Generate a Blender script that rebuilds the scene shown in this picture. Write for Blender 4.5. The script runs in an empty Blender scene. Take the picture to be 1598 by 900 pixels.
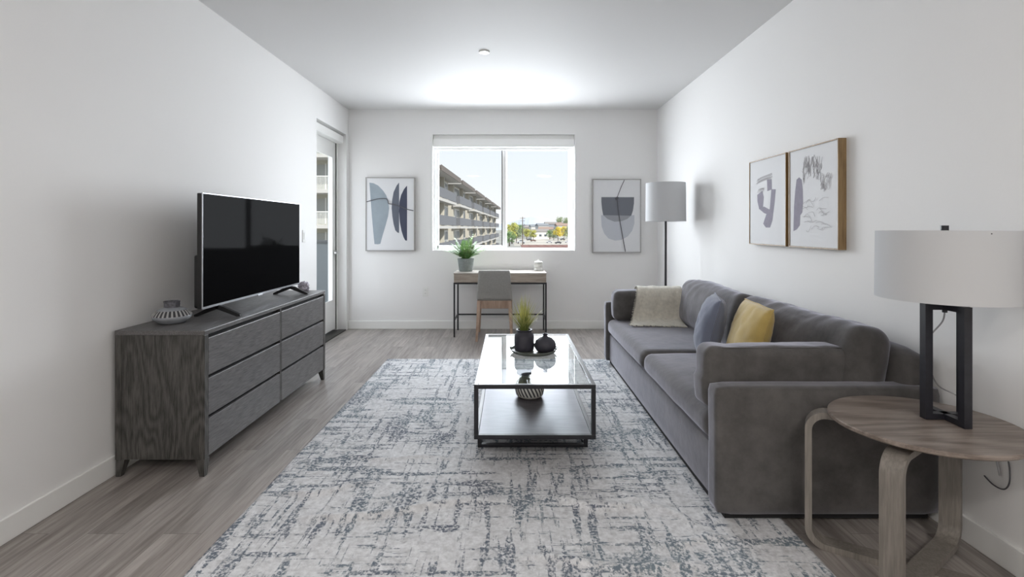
import bpy, bmesh, math, random
from mathutils import Vector, Matrix, noise
R = math.radians
PI = math.pi
C = bpy.context.scene.collection
sc = bpy.context.scene
rnd = random.Random(7)

# ------------------------------------------------------------------ camera
FPX = 780.0
CAMZ = 1.24
cam_d = bpy.data.cameras.new('camera')
cam = bpy.data.objects.new('camera', cam_d)
C.objects.link(cam)
cam.location = (0, 0, CAMZ)
cam.rotation_euler = (R(90), 0, 0)
cam_d.sensor_width = 36.0
cam_d.lens = FPX / 1598 * 36.0
cam_d.shift_x = 2 / 1598
cam_d.shift_y = (356 - 450) / 1598
cam_d.clip_start = 0.05
cam_d.clip_end = 9000
sc.camera = cam

# ------------------------------------------------------------------ room size
XL, XR = -2.0, 1.81
YB, YF = 6.167, -3.2
HC = 2.70
WX0, WX1, WZ0, WZ1 = -0.964, 0.79, 0.963, 2.40     # window opening
DY0, DY1, DZ = 5.15, 6.085, 2.377                   # balcony door opening

# ------------------------------------------------------------------ view + world
sc.view_settings.view_transform = 'Standard'
sc.view_settings.look = 'None'
sc.view_settings.gamma = 1.0
sc.view_settings.use_curve_mapping = False
sc.view_settings.exposure = 0.0
try:
    sc.cycles.use_denoising = True
    sc.cycles.max_bounces = 12
    sc.cycles.diffuse_bounces = 8
    sc.cycles.transparent_max_bounces = 16
    sc.cycles.sample_clamp_indirect = 10.0
    sc.cycles.caustics_reflective = False
    sc.cycles.caustics_refractive = False
except Exception:
    pass
SKY_LOW, SKY_HIGH = 1.06, 1.08
world = bpy.data.worlds.new('sky')
sc.world = world
world.use_nodes = True
wn, wl = world.node_tree.nodes, world.node_tree.links
wn.clear()
w_out = wn.new('ShaderNodeOutputWorld')
w_bg = wn.new('ShaderNodeBackground')
w_tc = wn.new('ShaderNodeTexCoord')
w_sep = wn.new('ShaderNodeSeparateXYZ')
w_r = wn.new('ShaderNodeValToRGB')
w_r.color_ramp.elements[0].position = 0.0
w_r.color_ramp.elements[0].color = (0.985, 0.985, 1.0, 1)
w_r.color_ramp.elements[1].position = 0.35
w_r.color_ramp.elements[1].color = (0.70, 0.83, 1.0, 1)
w_m = wn.new('ShaderNodeMapRange')
w_m.inputs['From Min'].default_value = 0.0
w_m.inputs['From Max'].default_value = 0.6
w_m.inputs['To Min'].default_value = SKY_LOW
w_m.inputs['To Max'].default_value = SKY_HIGH
wl.new(w_tc.outputs['Generated'], w_sep.inputs[0])
wl.new(w_sep.outputs['Z'], w_r.inputs['Fac'])
wl.new(w_sep.outputs['Z'], w_m.inputs['Value'])
wl.new(w_r.outputs['Color'], w_bg.inputs['Color'])
wl.new(w_m.outputs['Result'], w_bg.inputs['Strength'])
wl.new(w_bg.outputs[0], w_out.inputs[0])

def light(name, kind, loc, rot, energy, color, size=None, size_y=None, **kw):
    d = bpy.data.lights.new(name, kind)
    d.energy = energy
    d.color = color
    if kind == 'AREA':
        d.shape = 'RECTANGLE'
        d.size = size
        d.size_y = size_y
    for k, v in kw.items():
        setattr(d, k, v)
    o = bpy.data.objects.new(name, d)
    C.objects.link(o)
    o.location = loc
    o.rotation_euler = rot
    return o

sun = light('sun', 'SUN', (0, 0, 30), (R(48), 0, R(38)), 5.5, (1.0, 0.95, 0.86), angle=R(0.6))
# daylight arriving through the window and through the glass balcony door
DAY_WIN, DAY_DOOR, FILL_W = 168.0, 10.0, 29.0
DAYCOL = (0.90, 0.935, 1.0)
light('window_daylight', 'AREA', ((WX0+WX1)/2, YB+0.42, (WZ0+WZ1)/2+0.06), (R(-84), 0, 0), DAY_WIN, DAYCOL, 2.1, 1.55)
light('door_daylight', 'AREA', (XL-0.24, (DY0+DY1)/2, 1.24), (0, R(-90), 0), DAY_DOOR, DAYCOL, 1.7, 0.60)

# ------------------------------------------------------------------ mesh helpers
def bx(bm, x0, x1, y0, y1, z0, z1, bev=0.0, seg=2, mi=0, M=None):
    r = bmesh.ops.create_cube(bm, size=1.0)
    vs = r['verts']
    bmesh.ops.scale(bm, verts=vs, vec=(abs(x1-x0), abs(y1-y0), abs(z1-z0)))
    bmesh.ops.translate(bm, verts=vs, vec=((x0+x1)/2, (y0+y1)/2, (z0+z1)/2))
    fs = set(f for v in vs for f in v.link_faces)
    if bev > 0:
        es = list({e for v in vs for e in v.link_edges})
        rr = bmesh.ops.bevel(bm, geom=es, offset=bev, segments=seg, profile=0.5, affect='EDGES')
        fs = set(rr['faces']) | {f for f in fs if f.is_valid}
        vs = list({v for f in fs for v in f.verts})
    for f in fs:
        if f.is_valid:
            f.material_index = mi
    if M is not None:
        bmesh.ops.transform(bm, matrix=M, verts=[v for v in vs if v.is_valid])
    return vs

def lathe(bm, prof, seg=48, c=(0, 0, 0), mi=0, rib=None):
    rings = []
    for (r, z) in prof:
        ring = []
        for i in range(seg):
            a = 2*PI*i/seg
            rr = r if rib is None else r*(1+rib(a, z))
            ring.append(bm.verts.new((c[0]+rr*math.cos(a), c[1]+rr*math.sin(a), c[2]+z)))
        rings.append(ring)
    for j in range(len(rings)-1):
        m = mi[j] if isinstance(mi, (list, tuple)) else mi
        for i in range(seg):
            f = bm.faces.new((rings[j][i], rings[j][(i+1) % seg], rings[j+1][(i+1) % seg], rings[j+1][i]))
            f.material_index = m
    return rings

def cap(bm, ring, mi=0):
    f = bm.faces.new(ring)
    f.material_index = mi

def cyl(bm, c, r, h, seg=32, mi=0, r2=None):
    r2 = r if r2 is None else r2
    rg = lathe(bm, [(r, 0), (r2, h)], seg, c, mi)
    cap(bm, list(reversed(rg[0])), mi)
    cap(bm, rg[1], mi)

def tube(bm, pts, r, seg=8, mi=0, radii=None, closed=False):
    pts = [Vector(p) for p in pts]
    n = len(pts)
    rings = []
    prev = None
    for i, p in enumerate(pts):
        if closed:
            t = (pts[(i+1) % n]-pts[i-1]).normalized()
        else:
            t = (pts[min(i+1, n-1)]-pts[max(i-1, 0)]).normalized()
        if prev is None:
            a = Vector((0, 0, 1)) if abs(t.z) < 0.9 else Vector((1, 0, 0))
            u = t.cross(a).normalized()
        else:
            u = (prev-t*prev.dot(t)).normalized()
        prev = u
        v = t.cross(u)
        rr = radii[i] if radii else r
        rings.append([bm.verts.new(p+(u*math.cos(2*PI*k/seg)+v*math.sin(2*PI*k/seg))*rr) for k in range(seg)])
    m = n if closed else n-1
    for j in range(m):
        A, B = rings[j], rings[(j+1) % n]
        for k in range(seg):
            f = bm.faces.new((A[k], A[(k+1) % seg], B[(k+1) % seg], B[k]))
            f.material_index = mi
    if not closed:
        cap(bm, list(reversed(rings[0])), mi)
        cap(bm, rings[-1], mi)

def bez(p0, p1, p2, p3, n=16):
    p0, p1, p2, p3 = map(Vector, (p0, p1, p2, p3))
    return [p0*(1-t)**3+p1*3*t*(1-t)**2+p2*3*t*t*(1-t)+p3*t**3 for t in [i/(n-1) for i in range(n)]]

def smooth_pts(pts, n=6):
    pts = [Vector(p) for p in pts]
    out = []
    for i in range(len(pts)-1):
        p0, p1, p2, p3 = pts[max(i-1, 0)], pts[i], pts[i+1], pts[min(i+2, len(pts)-1)]
        for k in range(n):
            t = k/n
            out.append(0.5*((2*p1)+(-p0+p2)*t+(2*p0-5*p1+4*p2-p3)*t*t+(-p0+3*p1-3*p2+p3)*t**3))
    out.append(pts[-1])
    return out

def poly(bm, pts, mi=0):
    f = bm.faces.new([bm.verts.new(p) for p in pts])
    f.material_index = mi
    return f

def prism(bm, pts, d, mi=0):
    """closed outline extruded by vector d"""
    d = Vector(d)
    a = [bm.verts.new(Vector(p)) for p in pts]
    b = [bm.verts.new(Vector(p)+d) for p in pts]
    n = len(pts)
    for vs in (a, list(reversed(b))):
        f = bm.faces.new(vs)
        f.material_index = mi
    for i in range(n):
        f = bm.faces.new((a[i], b[i], b[(i+1) % n], a[(i+1) % n]))
        f.material_index = mi

def rbox(bm, c, h, r, n=14, bulge=(0, 0, 0), amp=0.0, fr=4.0, seed=0, M=None, shape=None, mi=0):
    """soft rounded box: h half sizes, r corner radius, bulge outward per axis"""
    q = bmesh.new()
    bmesh.ops.create_cube(q, size=2.0)
    bmesh.ops.subdivide_edges(q, edges=q.edges[:], cuts=n, use_grid_fill=True)
    h = Vector(h)
    inn = Vector([max(h[i]-r, 1e-4) for i in range(3)])
    so = Vector((seed*7.3, seed*3.1, seed*5.7))
    for v in q.verts:
        p = v.co.copy()
        w = Vector([math.copysign(abs(p[i])**0.75, p[i])*h[i] for i in range(3)])
        cl = Vector([max(-inn[i], min(inn[i], w[i])) for i in range(3)])
        d = w-cl
        if d.length > 1e-9:
            w = cl+d.normalized()*r if max(abs(p[i]) for i in range(3)) > 0.999 else w
        for i in range(3):
            j, k = (i+1) % 3, (i+2) % 3
            s = (1-min(1, abs(w[j]/h[j]))**2)*(1-min(1, abs(w[k]/h[k]))**2)
            w[i] += bulge[i]*s*(w[i]/h[i])
        if amp:
            nv = noise.noise_vector((w+so)*fr)
            nv2 = noise.noise_vector((w+so)*fr*2.7)
            w += nv*amp+nv2*amp*0.45
        if shape:
            w = shape(w)
        v.co = w
    mm = Matrix.Translation(c) @ (M or Matrix.Identity(4))
    bmesh.ops.transform(q, matrix=mm, verts=q.verts[:])
    me = bpy.data.meshes.new('tmp')
    q.to_mesh(me)
    q.free()
    k0 = len(bm.faces)
    bm.from_mesh(me)
    bm.faces.ensure_lookup_table()
    for f in bm.faces[k0:]:
        f.material_index = mi
    bpy.data.meshes.remove(me)

WORLD = {}
def empty(name, loc):
    o = bpy.data.objects.new(name, None)
    o.empty_display_size = 0.1
    C.objects.link(o)
    o.location = loc
    WORLD[o] = Vector(loc)
    return o

def tag(o, label, cat, group=None, kind=None):
    o['label'] = label
    o['category'] = cat
    if group:
        o['group'] = group
    if kind:
        o['kind'] = kind
    return o

def thing(name, loc, label, cat, group=None, kind=None):
    return tag(empty(name, loc), label, cat, group, kind)

def obj(name, bm, mats, parent=None, smooth=False, label=None, normals=True):
    if normals:
        bmesh.ops.recalc_face_normals(bm, faces=bm.faces[:])
    xs = [v.co for v in bm.verts]
    c = Vector(((min(v.x for v in xs)+max(v.x for v in xs))/2,
                (min(v.y for v in xs)+max(v.y for v in xs))/2,
                min(v.z for v in xs)))
    bmesh.ops.translate(bm, verts=bm.verts[:], vec=-c)
    me = bpy.data.meshes.new(name)
    bm.to_mesh(me)
    bm.free()
    for m in (mats if isinstance(mats, (list, tuple)) else [mats]):
        me.materials.append(m)
    if smooth:
        ang = smooth if isinstance(smooth, float) else R(180)
        for p in me.polygons:
            p.use_smooth = True
        if ang < PI:
            try:
                me.set_sharp_from_angle(angle=ang)
            except Exception:
                pass
    o = bpy.data.objects.new(name, me)
    C.objects.link(o)
    if parent is not None:
        o.parent = parent
        o.location = c-WORLD[parent]
    else:
        o.location = c
    WORLD[o] = c
    if label:
        o['label'] = label
    return o

def struct(name, bm, mats, parent=None, smooth=False):
    o = obj(name, bm, mats, parent, smooth)
    if parent is None:
        o['kind'] = 'structure'
    return o

def copy_thing(root, loc, label=None):
    r = root.copy()
    C.objects.link(r)
    r.location = loc
    if label:
        r['label'] = label
    for ch in list(root.children):
        c = ch.copy()
        C.objects.link(c)
        c.parent = r
        for g in ch.children:
            d = g.copy()
            C.objects.link(d)
            d.parent = c
    return r

# ------------------------------------------------------------------ materials
def new_mat(name):
    m = bpy.data.materials.new(name)
    m.use_nodes = True
    n, l = m.node_tree.nodes, m.node_tree.links
    b = n.get('Principled BSDF')
    return m, n, l, b

def lin(r, g, b):
    f = lambda c: (c/255/12.92) if c/255 <= 0.04045 else ((c/255+0.055)/1.055)**2.4
    return (f(r), f(g), f(b), 1)

def flat(name, col, rough=0.5, metal=0.0, bump=0.0, bscale=200, vary=0.0, vscale=8, spec=None, sheen=0.0):
    m, n, l, b = new_mat(name)
    b.inputs['Base Color'].default_value = col
    b.inputs['Roughness'].default_value = rough
    b.inputs['Metallic'].default_value = metal
    if spec is not None:
        b.inputs['Specular IOR Level'].default_value = spec
    if sheen:
        b.inputs['Sheen Weight'].default_value = sheen
    tc = n.new('ShaderNodeTexCoord')
    if vary > 0:
        nz = n.new('ShaderNodeTexNoise')
        nz.inputs['Scale'].default_value = vscale
        nz.inputs['Detail'].default_value = 4
        l.new(tc.outputs['Object'], nz.inputs['Vector'])
        r = n.new('ShaderNodeValToRGB')
        r.color_ramp.elements[0].position = 0.3
        r.color_ramp.elements[1].position = 0.7
        r.color_ramp.elements[0].color = tuple(c*(1-vary) for c in col[:3])+(1,)
        r.color_ramp.elements[1].color = tuple(min(1, c*(1+vary)) for c in col[:3])+(1,)
        l.new(nz.outputs['Fac'], r.inputs['Fac'])
        l.new(r.outputs['Color'], b.inputs['Base Color'])
    if bump > 0:
        nb = n.new('ShaderNodeTexNoise')
        nb.inputs['Scale'].default_value = bscale
        nb.inputs['Detail'].default_value = 3
        l.new(tc.outputs['Object'], nb.inputs['Vector'])
        bp = n.new('ShaderNodeBump')
        bp.inputs['Strength'].default_value = bump
        bp.inputs['Distance'].default_value = 0.002
        l.new(nb.outputs['Fac'], bp.inputs['Height'])
        l.new(bp.outputs['Normal'], b.inputs['Normal'])
    return m

def wood(name, c1, c2, axis='X', rough=0.45, scale=1.0, rings=0.5, bump=0.25):
    """grain runs along the named axis"""
    m, n, l, b = new_mat(name)
    tc = n.new('ShaderNodeTexCoord')
    mp = n.new('ShaderNodeMapping')
    s = {'X': (0.07, 1, 1), 'Y': (1, 0.07, 1), 'Z': (1, 1, 0.07)}[axis]
    mp.inputs['Scale'].default_value = [k*scale for k in s]
    l.new(tc.outputs['Object'], mp.inputs['Vector'])
    n1 = n.new('ShaderNodeTexNoise')
    n1.inputs['Scale'].default_value = 120
    n1.inputs['Detail'].default_value = 6
    n1.inputs['Roughness'].default_value = 0.65
    l.new(mp.outputs[0], n1.inputs['Vector'])
    # cathedral figure from contour lines of a soft stretched noise
    mp2 = n.new('ShaderNodeMapping')
    s2 = {'X': (0.22, 1, 1), 'Y': (1, 0.22, 1), 'Z': (1, 1, 0.22)}[axis]
    mp2.inputs['Scale'].default_value = [k*scale for k in s2]
    l.new(tc.outputs['Object'], mp2.inputs['Vector'])
    n2 = n.new('ShaderNodeTexNoise')
    n2.inputs['Scale'].default_value = 4.5
    n2.inputs['Detail'].default_value = 1.5
    l.new(mp2.outputs[0], n2.inputs['Vector'])
    mu = n.new('ShaderNodeMath'); mu.operation = 'MULTIPLY'; mu.inputs[1].default_value = 70
    l.new(n2.outputs['Fac'], mu.inputs[0])
    sn = n.new('ShaderNodeMath'); sn.operation = 'SINE'
    l.new(mu.outputs[0], sn.inputs[0])
    m2 = n.new('ShaderNodeMath'); m2.operation = 'MULTIPLY_ADD'
    m2.inputs[1].default_value = 0.12*rings*2; m2.inputs[2].default_value = 0.0
    l.new(sn.outputs[0], m2.inputs[0])
    ad = n.new('ShaderNodeMath'); ad.operation = 'ADD'
    l.new(n1.outputs['Fac'], ad.inputs[0]); l.new(m2.outputs[0], ad.inputs[1])
    r = n.new('ShaderNodeValToRGB')
    r.color_ramp.elements[0].position = 0.33; r.color_ramp.elements[0].color = c1
    r.color_ramp.elements[1].position = 0.66; r.color_ramp.elements[1].color = c2
    l.new(ad.outputs[0], r.inputs['Fac'])
    l.new(r.outputs['Color'], b.inputs['Base Color'])
    b.inputs['Roughness'].default_value = rough
    bp = n.new('ShaderNodeBump'); bp.inputs['Strength'].default_value = bump; bp.inputs['Distance'].default_value = 0.001
    l.new(ad.outputs[0], bp.inputs['Height']); l.new(bp.outputs['Normal'], b.inputs['Normal'])
    return m

def glass(name, tint=(0.97, 0.985, 0.98), ior=1.45, refl=1.0):
    m = bpy.data.materials.new(name)
    m.use_nodes = True
    n, l = m.node_tree.nodes, m.node_tree.links
    n.clear()
    o = n.new('ShaderNodeOutputMaterial'); mx = n.new('ShaderNodeMixShader')
    t = n.new('ShaderNodeBsdfTransparent'); t.inputs['Color'].default_value = tint+(1,)
    g = n.new('ShaderNodeBsdfGlossy'); g.inputs['Roughness'].default_value = 0.0
    ge = n.new('ShaderNodeNewGeometry'); dt = n.new('ShaderNodeVectorMath'); dt.operation = 'DOT_PRODUCT'
    l.new(ge.outputs['Normal'], dt.inputs[0]); l.new(ge.outputs['Incoming'], dt.inputs[1])
    ab = n.new('ShaderNodeMath'); ab.operation = 'ABSOLUTE'; l.new(dt.outputs['Value'], ab.inputs[0])
    om = n.new('ShaderNodeMath'); om.operation = 'SUBTRACT'; om.inputs[0].default_value = 1.0; l.new(ab.outputs[0], om.inputs[1])
    pw5 = n.new('ShaderNodeMath'); pw5.operation = 'POWER'; pw5.inputs[1].default_value = 5.0; l.new(om.outputs[0], pw5.inputs[0])
    F0 = ((ior-1)/(ior+1))**2
    sk = n.new('ShaderNodeMath'); sk.operation = 'MULTIPLY_ADD'; sk.inputs[1].default_value = 1-F0; sk.inputs[2].default_value = F0; l.new(pw5.outputs[0], sk.inputs[0])
    mm = n.new('ShaderNodeMath'); mm.operation = 'MULTIPLY'; mm.inputs[1].default_value = refl; mm.use_clamp = True
    l.new(sk.outputs[0], mm.inputs[0]); l.new(mm.outputs[0], mx.inputs['Fac'])
    l.new(t.outputs[0], mx.inputs[1]); l.new(g.outputs[0], mx.inputs[2]); l.new(mx.outputs[0], o.inputs[0])
    return m

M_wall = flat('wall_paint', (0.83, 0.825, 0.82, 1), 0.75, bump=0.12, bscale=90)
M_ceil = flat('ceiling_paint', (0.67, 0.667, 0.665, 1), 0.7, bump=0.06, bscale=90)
M_trim = flat('trim_paint', (0.84, 0.84, 0.825, 1), 0.35)
M_vinyl = flat('white_vinyl', (0.85, 0.85, 0.85, 1), 0.3)
M_shadecloth = flat('roller_shade_cloth', (0.92, 0.92, 0.91, 1), 0.6, bump=0.05, bscale=400)
M_glass = glass('window_glass', (0.98, 0.99, 0.985), 1.45, 0.10)   # reflection cut down so the fill lamps do not show in the panes
M_tglass = glass('table_glass', (0.95, 0.97, 0.965), 1.5, 1.0)
M_black = flat('black_metal', (0.012, 0.012, 0.016, 1), 0.38, 0.0)
M_lampblack = flat('black_bronze', (0.018, 0.018, 0.024, 1), 0.35, 0.0, vary=0.2, vscale=40)
M_plastic = flat('white_plastic', (0.80, 0.80, 0.78, 1), 0.3)
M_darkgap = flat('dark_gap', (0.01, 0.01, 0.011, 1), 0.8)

def floor_material():
    m, n, l, b = new_mat('vinyl_plank_floor')
    tc = n.new('ShaderNodeTexCoord')
    mp = n.new('ShaderNodeMapping'); mp.inputs['Rotation'].default_value = (0, 0, R(90))
    l.new(tc.outputs['Object'], mp.inputs['Vector'])
    br = n.new('ShaderNodeTexBrick')
    br.offset = 0.37
    br.inputs['Color1'].default_value = (0.4, 0.4, 0.4, 1); br.inputs['Color2'].default_value = (0.62, 0.62, 0.62, 1)
    br.inputs['Mortar'].default_value = (0.12, 0.12, 0.12, 1)
    br.inputs['Scale'].default_value = 1; br.inputs['Mortar Size'].default_value = 0.0012
    br.inputs['Brick Width'].default_value = 1.22; br.inputs['Row Height'].default_value = 0.155
    br.inputs['Bias'].default_value = 0.0
    l.new(mp.outputs[0], br.inputs['Vector'])
    # per plank offset of the grain
    mp2 = n.new('ShaderNodeMapping'); mp2.inputs['Scale'].default_value = (1, 0.06, 1)
    l.new(tc.outputs['Object'], mp2.inputs['Vector'])
    vadd = n.new('ShaderNodeVectorMath'); vadd.operation = 'ADD'
    vm = n.new('ShaderNodeVectorMath'); vm.operation = 'SCALE'; vm.inputs['Scale'].default_value = 9
    l.new(br.outputs['Color'], vm.inputs[0]); l.new(mp2.outputs[0], vadd.inputs[0]); l.new(vm.outputs[0], vadd.inputs[1])
    n1 = n.new('ShaderNodeTexNoise'); n1.inputs['Scale'].default_value = 55; n1.inputs['Detail'].default_value = 7; n1.inputs['Roughness'].default_value = 0.62
    l.new(vadd.outputs[0], n1.inputs['Vector'])
    n2 = n.new('ShaderNodeTexNoise'); n2.inputs['Scale'].default_value = 9; n2.inputs['Detail'].default_value = 3
    l.new(vadd.outputs[0], n2.inputs['Vector'])
    ad = n.new('ShaderNodeMath'); ad.operation = 'MULTIPLY_ADD'; ad.inputs[1].default_value = 0.6
    l.new(n2.outputs['Fac'], ad.inputs[0]); l.new(n1.outputs['Fac'], ad.inputs[2])
    r = n.new('ShaderNodeValToRGB')
    e = r.color_ramp.elements
    e[0].position = 0.52; e[0].color = (0.165, 0.143, 0.130, 1)
    e[1].position = 1.06; e[1].color = (0.40, 0.365, 0.34, 1)
    l.new(ad.outputs[0], r.inputs['Fac'])
    mx = n.new('ShaderNodeMix'); mx.data_type = 'RGBA'; mx.blend_type = 'MULTIPLY'; mx.inputs['Factor'].default_value = 1
    gm = n.new('ShaderNodeMapRange'); gm.inputs['From Min'].default_value = 0.12; gm.inputs['From Max'].default_value = 0.62
    gm.inputs['To Min'].default_value = 0.55; gm.inputs['To Max'].default_value = 1.08
    l.new(br.outputs['Color'], gm.inputs['Value'])
    l.new(r.outputs['Color'], mx.inputs[6]); l.new(gm.outputs[0], mx.inputs[7])
    l.new(mx.outputs[2], b.inputs['Base Color'])
    b.inputs['Roughness'].default_value = 0.38
    bp = n.new('ShaderNodeBump'); bp.inputs['Strength'].default_value = 0.15; bp.inputs['Distance'].default_value = 0.001
    l.new(ad.outputs[0], bp.inputs['Height']); l.new(bp.outputs['Normal'], b.inputs['Normal'])
    return m
M_floor = floor_material()

def rug_material():
    m, n, l, b = new_mat('abstract_woven_rug')
    tc = n.new('ShaderNodeTexCoord')
    def nz(scale, sc3, detail=4, rough=0.6, loc=(0, 0, 0)):
        mp = n.new('ShaderNodeMapping'); mp.inputs['Scale'].default_value = sc3; mp.inputs['Location'].default_value = loc
        l.new(tc.outputs['Object'], mp.inputs['Vector'])
        t = n.new('ShaderNodeTexNoise'); t.inputs['Scale'].default_value = scale; t.inputs['Detail'].default_value = detail
        t.inputs['Roughness'].default_value = rough
        l.new(mp.outputs[0], t.inputs['Vector'])
        return t.outputs['Fac']
    def ramp(x, a, c, inv=False):
        r = n.new('ShaderNodeMapRange'); r.interpolation_type = 'SMOOTHSTEP'
        r.inputs['From Min'].default_value = a; r.inputs['From Max'].default_value = c
        if inv:
            r.inputs['To Min'].default_value = 1; r.inputs['To Max'].default_value = 0
        l.new(x, r.inputs['Value'])
        return r.outputs[0]
    def op(kind, a, c):
        q = n.new('ShaderNodeMath'); q.operation = kind
        for i, x in enumerate((a, c)):
            if isinstance(x, (int, float)):
                q.inputs[i].default_value = x
            else:
                l.new(x, q.inputs[i])
        return q.outputs[0]
    ly = op('ADD', nz(27, (1, 0.10, 1), 3, 0.55), op('MULTIPLY', nz(60, (1, .4, 1), 2), 0.16))   # strokes along the rug
    lx = op('ADD', nz(24, (0.09, 1, 1), 3, 0.55, (4, 9, 0)), op('MULTIPLY', nz(60, (.4, 1, 1), 2), 0.16))
    patch = nz(2.6, (1, 1, 1), 2, 0.5, (2, 5, 0))
    patch2 = nz(3.4, (1, 1, 1), 2, 0.5, (8, 1, 0))
    speck = nz(75, (1, 1, 1), 4, 0.7)
    sy = ramp(op('ADD', ly, op('MULTIPLY', patch, 0.5)), 0.872, 0.932)
    sx = ramp(op('ADD', lx, op('MULTIPLY', patch2, 0.5)), 0.882, 0.938)
    ty_ = op('ADD', nz(50, (1, 0.05, 1), 2, 0.5, (7, 3, 0)), op('MULTIPLY', patch2, 0.35))
    tx_ = op('ADD', nz(46, (0.05, 1, 1), 2, 0.5, (1, 6, 0)), op('MULTIPLY', patch, 0.35))
    thin = op('MULTIPLY', op('MAXIMUM', ramp(ty_, 0.82, 0.87), ramp(tx_, 0.825, 0.875)), 0.8)
    er = ramp(speck, 0.40, 0.56)
    strokes = op('MULTIPLY', op('MAXIMUM', op('MAXIMUM', sy, sx), thin), er)
    # blurry speckled patches where the ink pools
    pool = op('MULTIPLY', ramp(op('ADD', patch, op('MULTIPLY', nz(20, (1, 1, 1), 4, 0.7, (1, 1, 3)), 0.5)), 0.82, 0.95), ramp(speck, 0.46, 0.58))
    ink = op('MINIMUM', op('MAXIMUM', strokes, op('MULTIPLY', pool, 0.85)), 1.0)
    base = n.new('ShaderNodeValToRGB')
    base.color_ramp.elements[0].position = 0.35; base.color_ramp.elements[0].color = (0.52, 0.52, 0.53, 1)
    base.color_ramp.elements[1].position = 0.65; base.color_ramp.elements[1].color = (0.75, 0.755, 0.77, 1)
    l.new(nz(38, (1, 1, 1), 5, 0.7, (3, 3, 3)), base.inputs['Fac'])
    inkc = n.new('ShaderNodeValToRGB')
    inkc.color_ramp.elements[0].position = 0.35; inkc.color_ramp.elements[0].color = (0.085, 0.100, 0.140, 1)
    inkc.color_ramp.elements[1].position = 0.65; inkc.color_ramp.elements[1].color = (0.135, 0.180, 0.215, 1)
    l.new(nz(2.0, (1, 1, 1), 2), inkc.inputs['Fac'])
    mx = n.new('ShaderNodeMix'); mx.data_type = 'RGBA'
    l.new(op('MULTIPLY', ink, 0.92), mx.inputs['Factor']); l.new(base.outputs[0], mx.inputs[6]); l.new(inkc.outputs[0], mx.inputs[7])
    l.new(mx.outputs[2], b.inputs['Base Color'])
    b.inputs['Roughness'].default_value = 0.95
    b.inputs['Specular IOR Level'].default_value = 0.1
    bp = n.new('ShaderNodeBump'); bp.inputs['Strength'].default_value = 0.6; bp.inputs['Distance'].default_value = 0.004
    l.new(speck, bp.inputs['Height']); l.new(bp.outputs['Normal'], b.inputs['Normal'])
    return m

# ------------------------------------------------------------------ room shell
WT = 0.19
bm = bmesh.new(); bx(bm, XL-0.15, XR, YF, YB+WT, -0.12, 0.0)
struct('floor', bm, M_floor)
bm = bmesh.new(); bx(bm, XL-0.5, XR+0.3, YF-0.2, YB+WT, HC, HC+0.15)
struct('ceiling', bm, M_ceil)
bm = bmesh.new()
bx(bm, XL-0.22, XL, YF, DY0, 0, HC); bx(bm, XL-0.22, XL, DY0, YB+WT, DZ, HC); bx(bm, XL-0.22, XL, DY1, YB+WT, 0, DZ)
struct('wall_left', bm, M_wall)
bm = bmesh.new(); bx(bm, XR, XR+0.2, YF, YB+WT, 0, HC)
struct('wall_right', bm, M_wall)
bm = bmesh.new()
bx(bm, XL, WX0, YB, YB+WT, 0, HC); bx(bm, WX1, XR, YB, YB+WT, 0, HC)
bx(bm, WX0, WX1, YB, YB+WT, 0, WZ0); bx(bm, WX0, WX1, YB, YB+WT, WZ1, HC)
struct('wall_back', bm, M_wall)
bm = bmesh.new(); bx(bm, XL-0.22, XR+0.2, YF-0.2, YF, 0, HC)
struct('wall_front', bm, M_wall)
def baseboard(name, x0, x1, y0, y1):
    bm = bmesh.new(); bx(bm, x0, x1, y0, y1, 0, 0.10, 0.004)
    struct(name, bm, M_trim)
baseboard('baseboard_left', XL, XL+0.014, YF, DY0-0.001)
baseboard('baseboard_right', XR-0.014, XR, YF, YB)
baseboard('baseboard_back', XL, XR-0.014, YB-0.014, YB)

# window
wf = empty('window_1', ((WX0+WX1)/2, YB+0.1, WZ0)); wf['kind'] = 'structure'
FY0, FY1 = YB+0.10, YB+0.165
bm = bmesh.new()
fw = 0.042
bx(bm, WX0, WX0+fw, FY0, FY1, WZ0, WZ1, 0.003); bx(bm, WX1-fw, WX1, FY0, FY1, WZ0, WZ1, 0.003)
bx(bm, WX0+fw, WX1-fw, FY0, FY1, WZ0, WZ0+0.018, 0.003); bx(bm, WX0+fw, WX1-fw, FY0, FY1, WZ1-fw, WZ1, 0.003)
obj('window_frame', bm, M_vinyl, wf)
MX = -0.07
bm = bmesh.new()
s = 0.032
bx(bm, WX0+fw, WX0+fw+0.018, FY0+0.002, FY0+0.03, WZ0+0.018, WZ1-fw, 0.002); bx(bm, MX-s, MX+0.012, FY0-0.004, FY0+0.03, WZ0+0.018, WZ1-fw, 0.003)
bx(bm, WX0+fw, MX-s, FY0+0.002, FY0+0.03, WZ0+0.018, WZ0+0.060, 0.003); bx(bm, WX0+fw, MX-s, FY0+0.002, FY0+0.03, WZ1-fw-s, WZ1-fw, 0.003)
sash = obj('sash', bm, M_vinyl, wf)
bm = bmesh.new()
bx(bm, MX-s-0.012, MX-s, FY0+0.008, FY0+0.022, WZ0+0.06, WZ1-fw-s, 0.0)
obj('gasket', bm, flat('dark_gasket', (0.02, 0.02, 0.022, 1), 0.6), sash)
bm = bmesh.new()
bx(bm, MX+0.012, MX+0.022, FY0+0.034, FY1, WZ0+0.018, WZ1-fw, 0.002); bx(bm, WX1-fw-0.02, WX1-fw, FY0+0.034, FY1, WZ0+0.018, WZ1-fw, 0.002)
bx(bm, MX+0.012, WX1-fw, FY0+0.034, FY1, WZ0+0.018, WZ0+0.028, 0.002)
obj('fixed_light_frame', bm, M_vinyl, wf)
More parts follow.
